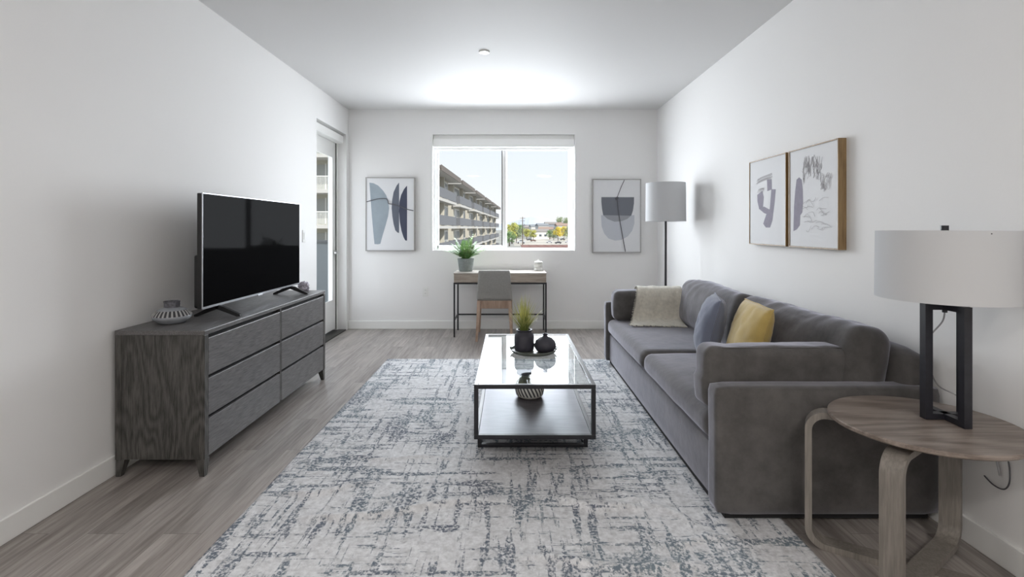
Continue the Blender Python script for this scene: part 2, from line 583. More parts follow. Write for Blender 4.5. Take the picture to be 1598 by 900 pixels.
bm = bmesh.new(); bx(bm, WX0+fw+0.018, MX-s-0.010, FY0+0.012, FY0+0.016, WZ0+0.060, WZ1-fw-s)
obj('pane', bm, M_glass, wf)
bm = bmesh.new(); bx(bm, MX+0.018, WX1-fw-0.015, FY0+0.045, FY0+0.049, WZ0+0.024, WZ1-fw)
obj('pane', bm, M_glass, wf)
bm = bmesh.new(); bx(bm, WX0+0.004, WX1-0.004, YB+0.004, YB+0.0985, WZ0+0.0005, WZ0+0.008, 0.002)
obj('window_sill', bm, M_trim, wf)
# window roller shade
rs = thing('roller_shade', ((WX0+WX1)/2, YB+0.06, 2.24), 'white roller shade box across the top of the window', 'roller shade')
bm = bmesh.new(); bx(bm, WX0+0.004, WX1-0.004, YB+0.022, YB+0.09, 2.245, 2.345, 0.006)
obj('valance', bm, M_shadecloth, rs)
bm = bmesh.new(); bx(bm, WX0+0.02, WX1-0.02, YB+0.075, YB+0.088, 2.215, 2.2445, 0.003)
obj('bottom_rail', bm, M_vinyl, rs)
bm = bmesh.new(); bx(bm, WX0+0.004, WX1-0.004, YB+0.055, YB+0.09, 2.3455, 2.399, 0.003)
obj('mounting_board', bm, M_trim, rs)

# balcony door (full light) inside the deep reveal
dr = empty('door_1', (XL-0.14, (DY0+DY1)/2, 0)); dr['kind'] = 'structure'
DX0, DX1 = XL-0.165, XL-0.12
bm = bmesh.new()
st = 0.105
y0, y1 = DY0+0.03, DY1-0.035
bx(bm, DX0, DX1, y0, y0+st, 0.03, 2.30, 0.003); bx(bm, DX0, DX1, y1-st, y1, 0.03, 2.30, 0.003)
bx(bm, DX0, DX1, y0+st, y1-st, 0.03, 0.37, 0.003); bx(bm, DX0, DX1, y0+st, y1-st, 2.10, 2.30, 0.003)
obj('door_panel', bm, M_trim, dr)
bm = bmesh.new()
a, c_ = y0+st, y1-st
for (ya, yb, za, zb) in ((a, a+.02, .37, 2.1), (c_-.02, c_, .37, 2.1), (a, c_, .37, .39), (a, c_, 2.08, 2.1)):
    bx(bm, DX1-0.004, DX1+0.006, ya, yb, za, zb, 0.002)
obj('glazing_bead', bm, M_trim, dr)
bm = bmesh.new(); bx(bm, DX0+0.02, DX0+0.025, a, c_, 0.37, 2.10)
obj('door_glass', bm, M_glass, dr)
bm = bmesh.new()
bx(bm, DX0-0.05, XL-0.10, DY1-0.033, DY1-0.0005, 0, DZ, 0.002, mi=0); bx(bm, DX0-0.05, XL-0.10, DY0+0.0005, DY0+0.028, 0, DZ, 0.002); bx(bm, DX0-0.05, XL-0.10, DY0, DY1, 2.305, DZ-0.001, 0.002)
obj('door_frame', bm, M_trim, dr)
bm = bmesh.new(); bx(bm, XL-0.119, XL-0.1125, DY1-0.041, DY1-0.034, 0.02, 2.30)
obj('weather_strip', bm, M_darkgap, dr)
bm = bmesh.new(); bx(bm, DX0-0.04, XL-0.002, DY0+0.002, DY1-0.002, 0.0, 0.012, 0.003)
obj('threshold', bm, flat('dark_threshold', (0.05, 0.047, 0.042, 1), 0.4, 0.6), dr)
bm = bmesh.new()
tube(bm, [(DX1, y1-0.05, 0.95), (DX1+0.05, y1-0.05, 0.95), (DX1+0.05, y1-0.16, 0.95)], 0.009)
cyl(bm, (DX1+0.003, y1-0.05, 0.93), 0.024, 0.04, 20)
obj('door_handle', bm, flat('satin_nickel', (0.5, 0.5, 0.5, 1), 0.3, 1.0), dr, smooth=R(40))
rs2 = thing('roller_shade', (XL-0.08, (DY0+DY1)/2, 2.25), 'white roller shade box above the glass balcony door', 'roller shade')
bm = bmesh.new(); bx(bm, XL-0.112, XL-0.02, DY0+0.01, DY1-0.045, 2.262, 2.35, 0.006)
obj('valance', bm, M_trim, rs2)

# small wall and ceiling fittings
sd = thing('sprinkler_cover', (-0.219, 3.97*1.04, HC-0.012), 'small round white cover plate on the ceiling', 'sprinkler')
bm = bmesh.new(); rg = lathe(bm, [(0.046, 0.012), (0.046, 0.008), (0.040, 0.0)], 40, (-0.219, 3.97*1.04, HC-0.012)); cap(bm, rg[-1])
obj('cover_plate', bm, M_plastic, sd, smooth=R(30))
ox, oz = -1.05, 0.457
ot = thing('wall_outlet', (ox, YB-0.006, oz-0.058), 'white electrical outlet on the back wall left of the desk', 'outlet')
bm = bmesh.new(); bx(bm, ox-0.036, ox+0.036, YB-0.006, YB-0.0002, oz-0.058, oz+0.058, 0.002)
obj('cover_plate', bm, M_plastic, ot)
for dz in (-0.02, 0.02):
    bm = bmesh.new(); bx(bm, ox-0.017, ox+0.017, YB-0.009, YB-0.006, oz+dz-0.014, oz+dz+0.014, 0.002)
    for q in (-0.006, 0.006):
        bx(bm, ox+q-0.001, ox+q+0.001, YB-0.0095, YB-0.0088, oz+dz-0.002, oz+dz+0.006, mi=1)
    obj('socket', bm, [M_plastic, M_darkgap], ot)
sy_, sz_ = 4.83, 1.165
sw = thing('light_switch', (XL, sy_, sz_-0.06), 'white light switch plate on the left wall beside the balcony door', 'light switch')
bm = bmesh.new(); bx(bm, XL+0.0002, XL+0.006, sy_-0.036, sy_+0.036, sz_-0.058, sz_+0.058, 0.002)
obj('cover_plate', bm, M_plastic, sw)
bm = bmesh.new(); bx(bm, XL+0.006, XL+0.010, sy_-0.016, sy_+0.016, sz_-0.033, sz_+0.033, 0.002)
obj('rocker', bm, M_plastic, sw)

# fill lamps added on the ceiling over the unseen end of the room
M_lampface = bpy.data.materials.new('fill_lamp_face'); M_lampface.use_nodes = True
_b = M_lampface.node_tree.nodes['Principled BSDF']; _b.inputs['Base Color'].default_value = (0.9, 0.88, 0.85, 1)
for (lx_, ly_, wh_) in ((-1.0, -0.9, 'left one of the front pair'), (0.9, -0.9, 'right one of the front pair'), (0.0, -2.3, 'single rear one')):
    t = thing('fill_light', (lx_, ly_, HC-0.05), 'round white fill lamp added on the ceiling behind the camera, '+wh_, 'fill light', 'added fill lamps behind the camera')
    bm = bmesh.new(); rg = lathe(bm, [(0.20, 0.05), (0.20, 0.0), (0.185, 0.0), (0.185, 0.012)], 40, (lx_, ly_, HC-0.0501)); cap(bm, rg[-1])
    obj('housing', bm, M_lampface, t, smooth=R(30))
    lo = light('lamp', 'AREA', (lx_, ly_, HC-0.055), (0, 0, 0), FILL_W, (1.0, 0.96, 0.915), 0.34, 0.34, spread=PI)
    lo.data.shape = 'DISK'

# ------------------------------------------------------------------ rug
RX0, RX1, RY0, RY1 = -1.165, 1.155, 1.58, 4.72
bm = bmesh.new()
nx, ny = 170, 230
def ridge(x, y, x0, y0, x1, y1, w, h):
    d = Vector((x1-x0, y1-y0)); L = d.length; d /= L
    p = Vector((x-x0, y-y0)); t = p.dot(d)/L; s_ = p.x*d.y-p.y*d.x
    s_ += 0.02*math.sin(9*t+x0*5)
    if t < -0.2 or t > 1.2:
        return 0
    e = max(0, 1-abs(2*t-1)**3) if 0 <= t <= 1 else 0
    return 1.6*h*e*math.exp(-(s_/w)**2)
ridges = [(-1.12, 2.28, -0.62, 2.42, .022, .010), (-0.95, 2.10, 0.05, 2.28, .022, .012), (0.15, 2.28, 0.62, 2.16, .022, .014), (0.5, 1.95, 1.0, 1.98, .02, .006),
          (0.0, 1.86, 0.75, 1.80, .022, .010), (-0.9, 2.7, -0.2, 2.66, .02, .006), (0.45, 2.45, 0.85, 1.95, .02, .006)]
grid = []
for j in range(ny+1):
    row = []
    for i in range(nx+1):
        x = RX0+(RX1-RX0)*i/nx; y = RY0+(RY1-RY0)*j/ny
        z = 0.010+0.0015*noise.noise((x*3, y*3, 0))
        for r_ in ridges:
            z += ridge(x, y, *r_)
        ex = min(i, nx-i)/1.0; ey = min(j, ny-j)/1.0
        if ex == 0 or ey == 0:
            z = 0.004
        xx = x+0.006*noise.noise((y*2, 3, i > nx/2)); yy = y+0.006*noise.noise((x*2, 7, j > ny/2))
        row.append(bm.verts.new((xx, yy, z)))
    grid.append(row)
for j in range(ny):
    for i in range(nx):
        bm.faces.new((grid[j][i], grid[j][i+1], grid[j+1][i+1], grid[j+1][i]))
edge = [grid[0][i] for i in range(nx+1)]+[grid[j][nx] for j in range(1, ny+1)]+[grid[ny][i] for i in range(nx-1, -1, -1)]+[grid[j][0] for j in range(ny-1, 0, -1)]
low = [bm.verts.new((v.co.x, v.co.y, 0.0005)) for v in edge]
for i in range(len(edge)):
    k = (i+1) % len(edge)
    bm.faces.new((edge[i], low[i], low[k], edge[k]))
tag(obj('area_rug', bm, rug_material(), smooth=True), 'large cream rug with broken blue-grey crosshatched strokes under the coffee table', 'rug')

# ------------------------------------------------------------------ dresser
oak1, oak2 = (0.020, 0.019, 0.017, 1), (0.090, 0.086, 0.080, 1)
M_oakZ = wood('grey_oak_upright', oak1, oak2, 'Z', 0.45, 1.6, 0.35)
M_oakY = wood('grey_oak_lengthwise_lit', (0.056, 0.053, 0.053, 1), (0.155, 0.150, 0.150, 1), 'Y', 0.40, 1.6, 0.12)  # same oak made paler, with the window light on the fronts painted in
DXF, DXB = -1.525, -1.975
DYN, DYF = 2.49, 4.115
dz_ = 0.73
ds = thing('dresser', ((DXF+DXB)/2, (DYN+DYF)/2, 0), 'dark grey oak six-drawer dresser along the left wall under the television', 'dresser')
bm = bmesh.new(); bx(bm, DXB, DXF, DYN, DYF, dz_-0.024, dz_, 0.003)
obj('dresser_top', bm, M_oakY, ds)
bm = bmesh.new()
pw_ = 0.032
bx(bm, DXB+0.02, DXF-0.03, DYN+0.006, DYN+0.024, 0.085, dz_-0.025)
bx(bm, DXB+0.02, DXF-0.03, DYF-0.024, DYF-0.006, 0.085, dz_-0.025)
for (xa, xb) in ((DXB+0.001, DXB+pw_), (DXF-pw_, DXF-0.001)):
    for (ya, yb) in ((DYN+0.002, DYN+pw_+.002), (DYF-pw_-.002, DYF-0.002)):
        bx(bm, xa, xb, ya, yb, 0.085, dz_-0.0245, 0.002)
bx(bm, DXB+0.03, DXF-0.035, DYN+0.02, DYF-0.02, 0.085, 0.10)
bx(bm, DXB+0.02, DXB+0.03, DYN+0.02, DYF-0.02, 0.10, dz_-0.025)
ym = (DYN+DYF)/2+0.02
bx(bm, DXF-0.06, DXF-0.004, ym-0.010, ym+0.010, 0.10, dz_-0.025)
obj('carcass', bm, M_oakZ, ds)
bm = bmesh.new(); bx(bm, DXF-0.05, DXF-0.035, DYN+0.025, DYF-0.025, 0.10, dz_-0.025)  # near-black board painting the shade behind the drawer gaps
obj('gap_shade_board', bm, M_darkgap, ds)
zs = [(0.090, 0.278), (0.294, 0.482), (0.498, 0.686)]
for (ya, yb) in ((DYN+pw_+0.005, ym-0.012), (ym+0.012, DYF-pw_-0.005)):
    for (za, zb) in zs:
        bm = bmesh.new(); bx(bm, DXF-0.022, DXF-0.003, ya, yb, za, zb, 0.003)
        bx(bm, DXF-0.20, DXF-0.023, ya+0.015, yb-0.015, za+0.01, zb-0.03)
        obj('drawer', bm, M_oakY, ds)
for (fx, sx) in ((DXB+0.004, 1), (DXF-0.004, -1)):
    for (fy, sgn) in ((DYN+0.004, 1), (DYF-0.004, -1)):
        bm = bmesh.new()
        t0, t1 = 0.044, 0.024
        top = [(fx, fy), (fx+sx*t0, fy), (fx+sx*t0, fy+sgn*t0), (fx, fy+sgn*t0)]
        bot = [(fx, fy), (fx+sx*t1, fy), (fx+sx*t1, fy+sgn*t1), (fx, fy+sgn*t1)]
        a_ = [bm.verts.new((p[0], p[1], 0.0845)) for p in top]; b_ = [bm.verts.new((p[0], p[1], 0.0)) for p in bot]
        bm.faces.new(a_); bm.faces.new(b_)
        for i in range(4):
            bm.faces.new((a_[i], a_[(i+1) % 4], b_[(i+1) % 4], b_[i]))
        obj('leg', bm, M_oakZ, ds)

# ------------------------------------------------------------------ television
TX = -1.70
TY0, TY1, TZ0, TZ1 = 2.745, 4.005, 0.792, 1.437
tv = thing('television', (TX, (TY0+TY1)/2, dz_), 'large black flat-screen television on the grey dresser', 'television')
M_tvcase = flat('tv_black_plastic', (0.012, 0.012, 0.013, 1), 0.45)
M_silver = flat('brushed_silver', (0.42, 0.43, 0.46, 1), 0.32, 0.9)
bm = bmesh.new(); bx(bm, TX+0.001, TX+0.008, TY0, TY1, TZ0, TZ1, 0.002)
obj('bezel', bm, M_silver, tv)
bm = bmesh.new(); bx(bm, TX+0.0081, TX+0.0095, TY0+0.006, TY1-0.006, TZ0+0.014, TZ1-0.006)
m_scr, n_, l_, b_ = new_mat('tv_screen'); b_.inputs['Base Color'].default_value = (0.006, 0.006, 0.0065, 1); b_.inputs['Roughness'].default_value = 0.9; b_.inputs['Specular IOR Level'].default_value = 0.0
_g = n_.new('ShaderNodeBsdfGlossy'); _g.inputs['Roughness'].default_value = 0.05; _mx = n_.new('ShaderNodeMixShader'); _mx.inputs['Fac'].default_value = 0.0025
l_.new(b_.outputs[0], _mx.inputs[1]); l_.new(_g.outputs[0], _mx.inputs[2]); l_.new(_mx.outputs[0], n_['Material Output'].inputs[0])
obj('screen', bm, m_scr, tv)
bm = bmesh.new(); bx(bm, TX-0.026, TX+0.0008, TY0+0.003, TY1-0.003, TZ0+0.003, TZ1-0.003, 0.004); bx(bm, TX-0.062, TX-0.026, TY0+0.03, TY1-0.25, TZ0+0.0, TZ0+0.30, 0.012)
obj('rear_housing', bm, M_tvcase, tv)
bm = bmesh.new(); bx(bm, TX+0.006, TX+0.0105, (TY0+TY1)/2-0.03, (TY0+TY1)/2+0.03, TZ0-0.006, TZ0+0.004, 0.001)
obj('sensor_bar', bm, M_silver, tv)
for yc, dd in ((2.90, -1), (3.86, 1)):
    bm = bmesh.new()
    for xs_ in (1, -1):
        xe = TX+xs_*(0.135 if xs_ > 0 else 0.13)
        prism(bm, [(TX-0.008*xs_, yc-0.012, TZ0+0.004), (TX+0.03*xs_, yc-0.012, TZ0-0.002), (xe, yc-0.012, dz_+0.010), (xe, yc-0.012, dz_+0.0005), (xe-0.02*xs_, yc-0.012, dz_+0.0005), (TX-0.008*xs_, yc-0.012, TZ0-0.016)], (0, 0.022, 0))
    obj('stand_foot', bm, M_tvcase, tv)

# ornaments on the dresser
vx, vy = -1.83, 2.70
vz = dz_+0.0005
M_glz = flat('pale_glaze', (0.27, 0.285, 0.31, 1), 0.25, vary=0.12, vscale=20)
M_rawclay = flat('rough_grey_clay', (0.10, 0.10, 0.115, 1), 0.6, bump=0.6, bscale=90, vary=0.5, vscale=60)
ov = thing('ornamental_vase', (vx, vy, vz), 'squat ribbed grey ceramic vase at the near end of the dresser', 'vase')
bm = bmesh.new()
lathe(bm, [(0.0001, 0), (0.060, 0.0), (0.066, 0.005), (0.086, 0.022), (0.092, 0.034), (0.090, 0.040)], 104, (vx, vy, vz), 0)
lathe(bm, [(0.090, 0.040), (0.088, 0.045), (0.078, 0.060), (0.069, 0.069)], 104, (vx, vy, vz), 1, rib=lambda a, z: 0.055*math.cos(26*a) if 0.042 < z < 0.066 else 0)
lathe(bm, [(0.069, 0.069), (0.067, 0.072), (0.052, 0.080), (0.037, 0.085)], 104, (vx, vy, vz), 0)
lathe(bm, [(0.037, 0.085), (0.036, 0.098), (0.037, 0.113), (0.039, 0.117), (0.034, 0.117), (0.031, 0.105), (0.028, 0.06)], 104, (vx, vy, vz), 2, rib=lambda a, z: 0.035*math.sin(11*a+z*200))
m_rib, n_, l_, b_ = new_mat('ribbed_two_tone_clay')
tc = n_.new('ShaderNodeTexCoord'); sp = n_.new('ShaderNodeSeparateXYZ'); l_.new(tc.outputs['Object'], sp.inputs[0])
at = n_.new('ShaderNodeMath'); at.operation = 'ARCTAN2'; l_.new(sp.outputs['Y'], at.inputs[0]); l_.new(sp.outputs['X'], at.inputs[1])
m1 = n_.new('ShaderNodeMath'); m1.operation = 'MULTIPLY'; m1.inputs[1].default_value = 26; l_.new(at.outputs[0], m1.inputs[0])
c1 = n_.new('ShaderNodeMath'); c1.operation = 'COSINE'; l_.new(m1.outputs[0], c1.inputs[0])
rr_ = n_.new('ShaderNodeValToRGB'); rr_.color_ramp.elements[0].position = 0.35; rr_.color_ramp.elements[0].color = (0.03, 0.03, 0.036, 1); rr_.color_ramp.elements[1].position = 0.75; rr_.color_ramp.elements[1].color = (0.36, 0.36, 0.36, 1)
mr = n_.new('ShaderNodeMapRange'); mr.inputs['From Min'].default_value = -1; l_.new(c1.outputs[0], mr.inputs['Value']); l_.new(mr.outputs[0], rr_.inputs['Fac']); l_.new(rr_.outputs[0], b_.inputs['Base Color'])
obj('body', bm, [M_glz, m_rib, M_rawclay], ov, smooth=R(50))
# crumpled lilac tissue by the far end of the television
bm = bmesh.new()
q = bmesh.new(); bmesh.ops.create_icosphere(q, subdivisions=4, radius=1)
for v in q.verts:
    d = noise.noise_vector(v.co*2.2)*0.35+noise.noise_vector(v.co*5)*0.16
    v.co = Vector(((v.co.x+d.x)*0.042, (v.co.y+d.y)*0.036, max(-0.6, (v.co.z+d.z)*0.9)*0.05))
zmin = min(v.co.z for v in q.verts)
bmesh.ops.translate(q, verts=q.verts[:], vec=(-1.685, 4.066, dz_+0.001-zmin))
me = bpy.data.meshes.new('t'); q.to_mesh(me); q.free(); bm.from_mesh(me)
tag(obj('crumpled_cloth', bm, flat('lilac_cloth', (0.48, 0.45, 0.52, 1), 0.7, vary=0.25, vscale=30), smooth=True), 'small crumpled lilac cloth behind the far end of the television', 'cloth')

# ------------------------------------------------------------------ sofa
def velvet(name, col):
    m, n, l, b = new_mat(name)
    tc = n.new('ShaderNodeTexCoord')
    nz = n.new('ShaderNodeTexNoise'); nz.inputs['Scale'].default_value = 7; nz.inputs['Detail'].default_value = 6; nz.inputs['Roughness'].default_value = 0.65
    l.new(tc.outputs['Object'], nz.inputs['Vector'])
    r = n.new('ShaderNodeValToRGB'); r.color_ramp.elements[0].position = 0.3; r.color_ramp.elements[1].position = 0.72
    r.color_ramp.elements[0].color = tuple(c*0.66 for c in col[:3])+(1,); r.color_ramp.elements[1].color = tuple(c*1.4 for c in col[:3])+(1,)
    l.new(nz.outputs['Fac'], r.inputs['Fac']); l.new(r.outputs[0], b.inputs['Base Color'])
    b.inputs['Roughness'].default_value = 0.85; b.inputs['Sheen Weight'].default_value = 0.7; b.inputs['Sheen Roughness'].default_value = 0.4
    b.inputs['Sheen Tint'].default_value = (0.80, 0.80, 0.92, 1)  # lilac tint puts the bluish window light into the sheen colour
    b.inputs['Specular IOR Level'].default_value = 0.2
    n2 = n.new('ShaderNodeTexNoise'); n2.inputs['Scale'].default_value = 22; n2.inputs['Detail'].default_value = 5
    l.new(tc.outputs['Object'], n2.inputs['Vector'])
    bp = n.new('ShaderNodeBump'); bp.inputs['Strength'].default_value = 0.25; bp.inputs['Distance'].default_value = 0.006
    l.new(n2.outputs['Fac'], bp.inputs['Height']); l.new(bp.outputs['Normal'], b.inputs['Normal'])
    return m
M_sofa = velvet('grey_velvet', (0.088, 0.083, 0.080, 1))
SXF, SXB = 0.855, 1.795
SY0, SY1 = 2.075, 4.60
sofa = thing('sofa', ((SXF+SXB)/2, (SY0+SY1)/2, 0), 'long dark grey velvet sofa against the right wall', 'sofa')
bm = bmesh.new()
rbox(bm, ((SXF+SXB)/2+0.015, (SY0+SY1)/2, 0.1675), (0.455, (SY1-SY0)/2-0.09, 0.1225), 0.02, 6)
obj('base', bm, M_sofa, sofa, smooth=R(60))
AT = 0.055
for yy in (SY0+AT, SY1-AT):
    bm = bmesh.new(); rbox(bm, ((SXF+SXB)/2, yy, 0.31), ((SXB-SXF)/2, AT, 0.268), 0.028, 10, amp=0.002)
    obj('arm', bm, M_sofa, sofa, smooth=True)
bm = bmesh.new()
def backshape(w):
    # back leans and its top drops toward the ends
    return Vector((w.x+0.02*w.z, w.y, w.z*(1-0.05*max(0, abs(w.y)/1.2-0.7))))
rbox(bm, (1.715, (SY0+SY1)/2+0.005, 0.39), (0.078, (SY1-SY0)/2-0.028, 0.335), 0.07, 16, amp=0.004, shape=backshape)
obj('backrest_frame', bm, M_sofa, sofa, smooth=True)
bm = bmesh.new(); bx(bm, SXF+0.05, SXB-0.03, SY0+0.04, SY1-0.04, 0.0145, 0.05)  # near-black block standing in for the dark gap under the base
obj('dark_gap_block', bm, M_darkgap, sofa)
def cushion(name, c, h, r, bulge, amp, seed, M=None, parent=sofa, n=16, fr=5.0, shape=None, mat=None):
    bm = bmesh.new(); rbox(bm, c, h, r, n, bulge, amp, fr, seed, M, shape)
    return obj(name, bm, mat or M_sofa, parent, smooth=True)
ys = 3.285
ya, yb = SY0+0.115, SY1-0.115
cushion('seat_cushion', (1.235, (ya+ys)/2-0.0, 0.363), (0.37, (ys-ya)/2-0.002, 0.064), 0.05, (0.004, 0, 0.016), 0.003, 1, n=22)
cushion('seat_cushion', (1.235, (ys+yb)/2+0.0, 0.363), (0.37, (yb-ys)/2-0.002, 0.064), 0.05, (0.004, 0, 0.016), 0.003, 2, n=22)
def sag(k):
    def f(w):
        t = w.z/0.2
        top = max(0, t)
        q = noise.noise(Vector((w.y*9+k*3+w.z*9, w.z*3, k)))
        rid = (1-abs(q)*2.2)
        wr = 0.0075*rid*top**0.7 if rid > 0 else 0
        fan = 0.004*math.sin(w.y*46+w.z*30+3*noise.noise(Vector((w.y*4, k, 0))))*top*max(0, 1-abs(w.y)*1.5)
        return Vector((w.x*(1-0.06*t)-wr*0.8, w.y, w.z-0.006*math.cos(w.y*7+k)*top+wr*0.5+fan))
    return f
Mb = Matrix.Rotation(R(11), 4, 'Y')
cushion('back_cushion', (1.560, 2.715, 0.605), (0.092, 0.55, 0.190), 0.062, (0.045, 0.012, 0.012), 0.0055, 3, Mb, n=46, fr=5.0, shape=sag(0.4))
cushion('back_cushion', (1.560, 3.83, 0.610), (0.092, 0.54, 0.185), 0.062, (0.045, 0.012, 0.012), 0.0055, 4, Mb, n=46, fr=5.0, shape=sag(2.1))
Mn = Matrix.Rotation(R(-3), 4, 'X')
def drop(w):
    # near-arm cushion: its front end slumps down over the seat edge
    k = max(0, (-w.x-0.22)/0.12)
    return Vector((w.x-0.010*(w.z < 0)*min(k, 1), w.y, w.z*(1+0.06*min(k, 1))-0.004*k+0.004*noise.noise(Vector((w.x*16, w.y*6, 2)))*(w.z > 0)))
ac_ = cushion('arm_cushion', (1.207, 2.285, 0.575), (0.337, 0.080, 0.132), 0.040, (0.010, 0.014, 0.004), 0.004, 5, Mn, n=30, shape=drop)
bm = bmesh.new()
pts_ = [(-0.30, -0.058, 0.126), (-0.15, -0.060, 0.128), (0.0, -0.060, 0.128), (0.15, -0.060, 0.128), (0.30, -0.056, 0.124), (0.328, -0.050, 0.105), (0.334, -0.050, 0.06), (0.335, -0.050, 0.0), (0.332, -0.050, -0.08)]
tube(bm, [Vector((1.207, 2.285, 0.575))+Mn @ Vector(p) for p in smooth_pts(pts_, 5)], 0.0035, 6)
WORLD_AC = obj('piping', bm, M_sofa, None, smooth=True)
WORLD_AC.parent = ac_; WORLD_AC.location = WORLD[WORLD_AC]-WORLD[ac_]
Mf = Matrix.Rotation(R(4), 4, 'X')
cushion('arm_cushion', (1.20, 4.385, 0.568), (0.305, 0.078, 0.130), 0.045, (0.01, 0.016, 0.004), 0.004, 6, Mf, n=24)

# throw pillows
def pillow(name, c, size, T, u, lean, mat, label, seed, group=None, roll=0.0, pm=None):
    """u: horizontal direction of the pillow plane; lean: tilt of its top away (radians)"""
    u = Vector((u[0], u[1], 0)).normalized()
    nrm = Vector((-u.y, u.x, 0))           # faces -X side
    up = (Vector((0, 0, 1))*math.cos(lean)-nrm*math.sin(lean)).normalized()
    nn = u.cross(up)
    Mx = Matrix(((u.x, up.x, nn.x), (u.y, up.y, nn.y), (u.z, up.z, nn.z))).to_4x4()
    Mx = Matrix.Translation(c) @ Mx @ Matrix.Rotation(roll, 4, 'Z')
    N = 28
    bm = bmesh.new()
    h = size/2
    def pos(a, b_, sgn):
        r = 1-0.055*(1-abs(a)**2)*abs(b_)**4-0.0
        r2 = 1-0.055*(1-abs(b_)**2)*abs(a)**4
        x = a*h*r2; y = b_*h*r
        t = T*((1-a**2)*(1-b_**2))**0.42
        t *= 1+0.10*noise.noise((a*1.8+seed, b_*1.8, sgn))
        wv = 0.006*noise.noise((a*5, b_*5+seed, sgn*3))*min(1, t/T*3)
        return Vector((x, y-0.012*abs(a)*(b_ > 0), sgn*t*0.5+wv))
    G = {}
    for sgn in (1, -1):
        for j in range(N+1):
            for i in range(N+1):
                a = -1+2*i/N; b_ = -1+2*j/N
                ed = i in (0, N) or j in (0, N)
                if ed and sgn == -1:
                    G[(i, j, -1)] = G[(i, j, 1)]
                else:
                    p = pos(a, b_, sgn)
                    if ed:
                        p.z = 0
                    G[(i, j, sgn)] = bm.verts.new(Mx @ p)
        for j in range(N):
            for i in range(N):
                f = (G[(i, j, sgn)], G[(i+1, j, sgn)], G[(i+1, j+1, sgn)], G[(i, j+1, sgn)])
                bm.faces.new(f if sgn > 0 else tuple(reversed(f)))
    zmin = min(v.co.z for v in bm.verts)
    ring = []
    for (i, j) in [(i, 0) for i in range(N)]+[(N, j) for j in range(N)]+[(i, N) for i in range(N, 0, -1)]+[(0, j) for j in range(N, 0, -1)]:
        ring.append(G[(i, j, 1)].co.copy())
    root = thing(name, (c[0], c[1], zmin), label, 'throw pillow', group)
    obj('cover', bm, mat, root, smooth=True)
    bm = bmesh.new(); tube(bm, ring, 0.0042, 6, closed=True)
    obj('piping', bm, pm or mat, root, smooth=True)
    return root
M_blue = flat('slate_blue_linen', (0.165, 0.185, 0.255, 1), 0.9, bump=0.5, bscale=300, vary=0.12, vscale=5, sheen=0.3)
M_yel = flat('mustard_velvet', (0.46, 0.33, 0.10, 1), 0.8, bump=0.3, bscale=200, vary=0.15, vscale=6, sheen=0.4)
pillow('throw_pillow', (1.265, 3.17, 0.625), 0.40, 0.17, (0.30, 0.95), R(14), M_blue, 'slate blue throw pillow on the sofa, further from the camera', 1.0)
pillow('throw_pillow', (1.325, 2.79, 0.628), 0.42, 0.15, (0.12, 0.99), R(16), M_yel, 'mustard yellow throw pillow on the sofa in front of the blue one', 5.0)

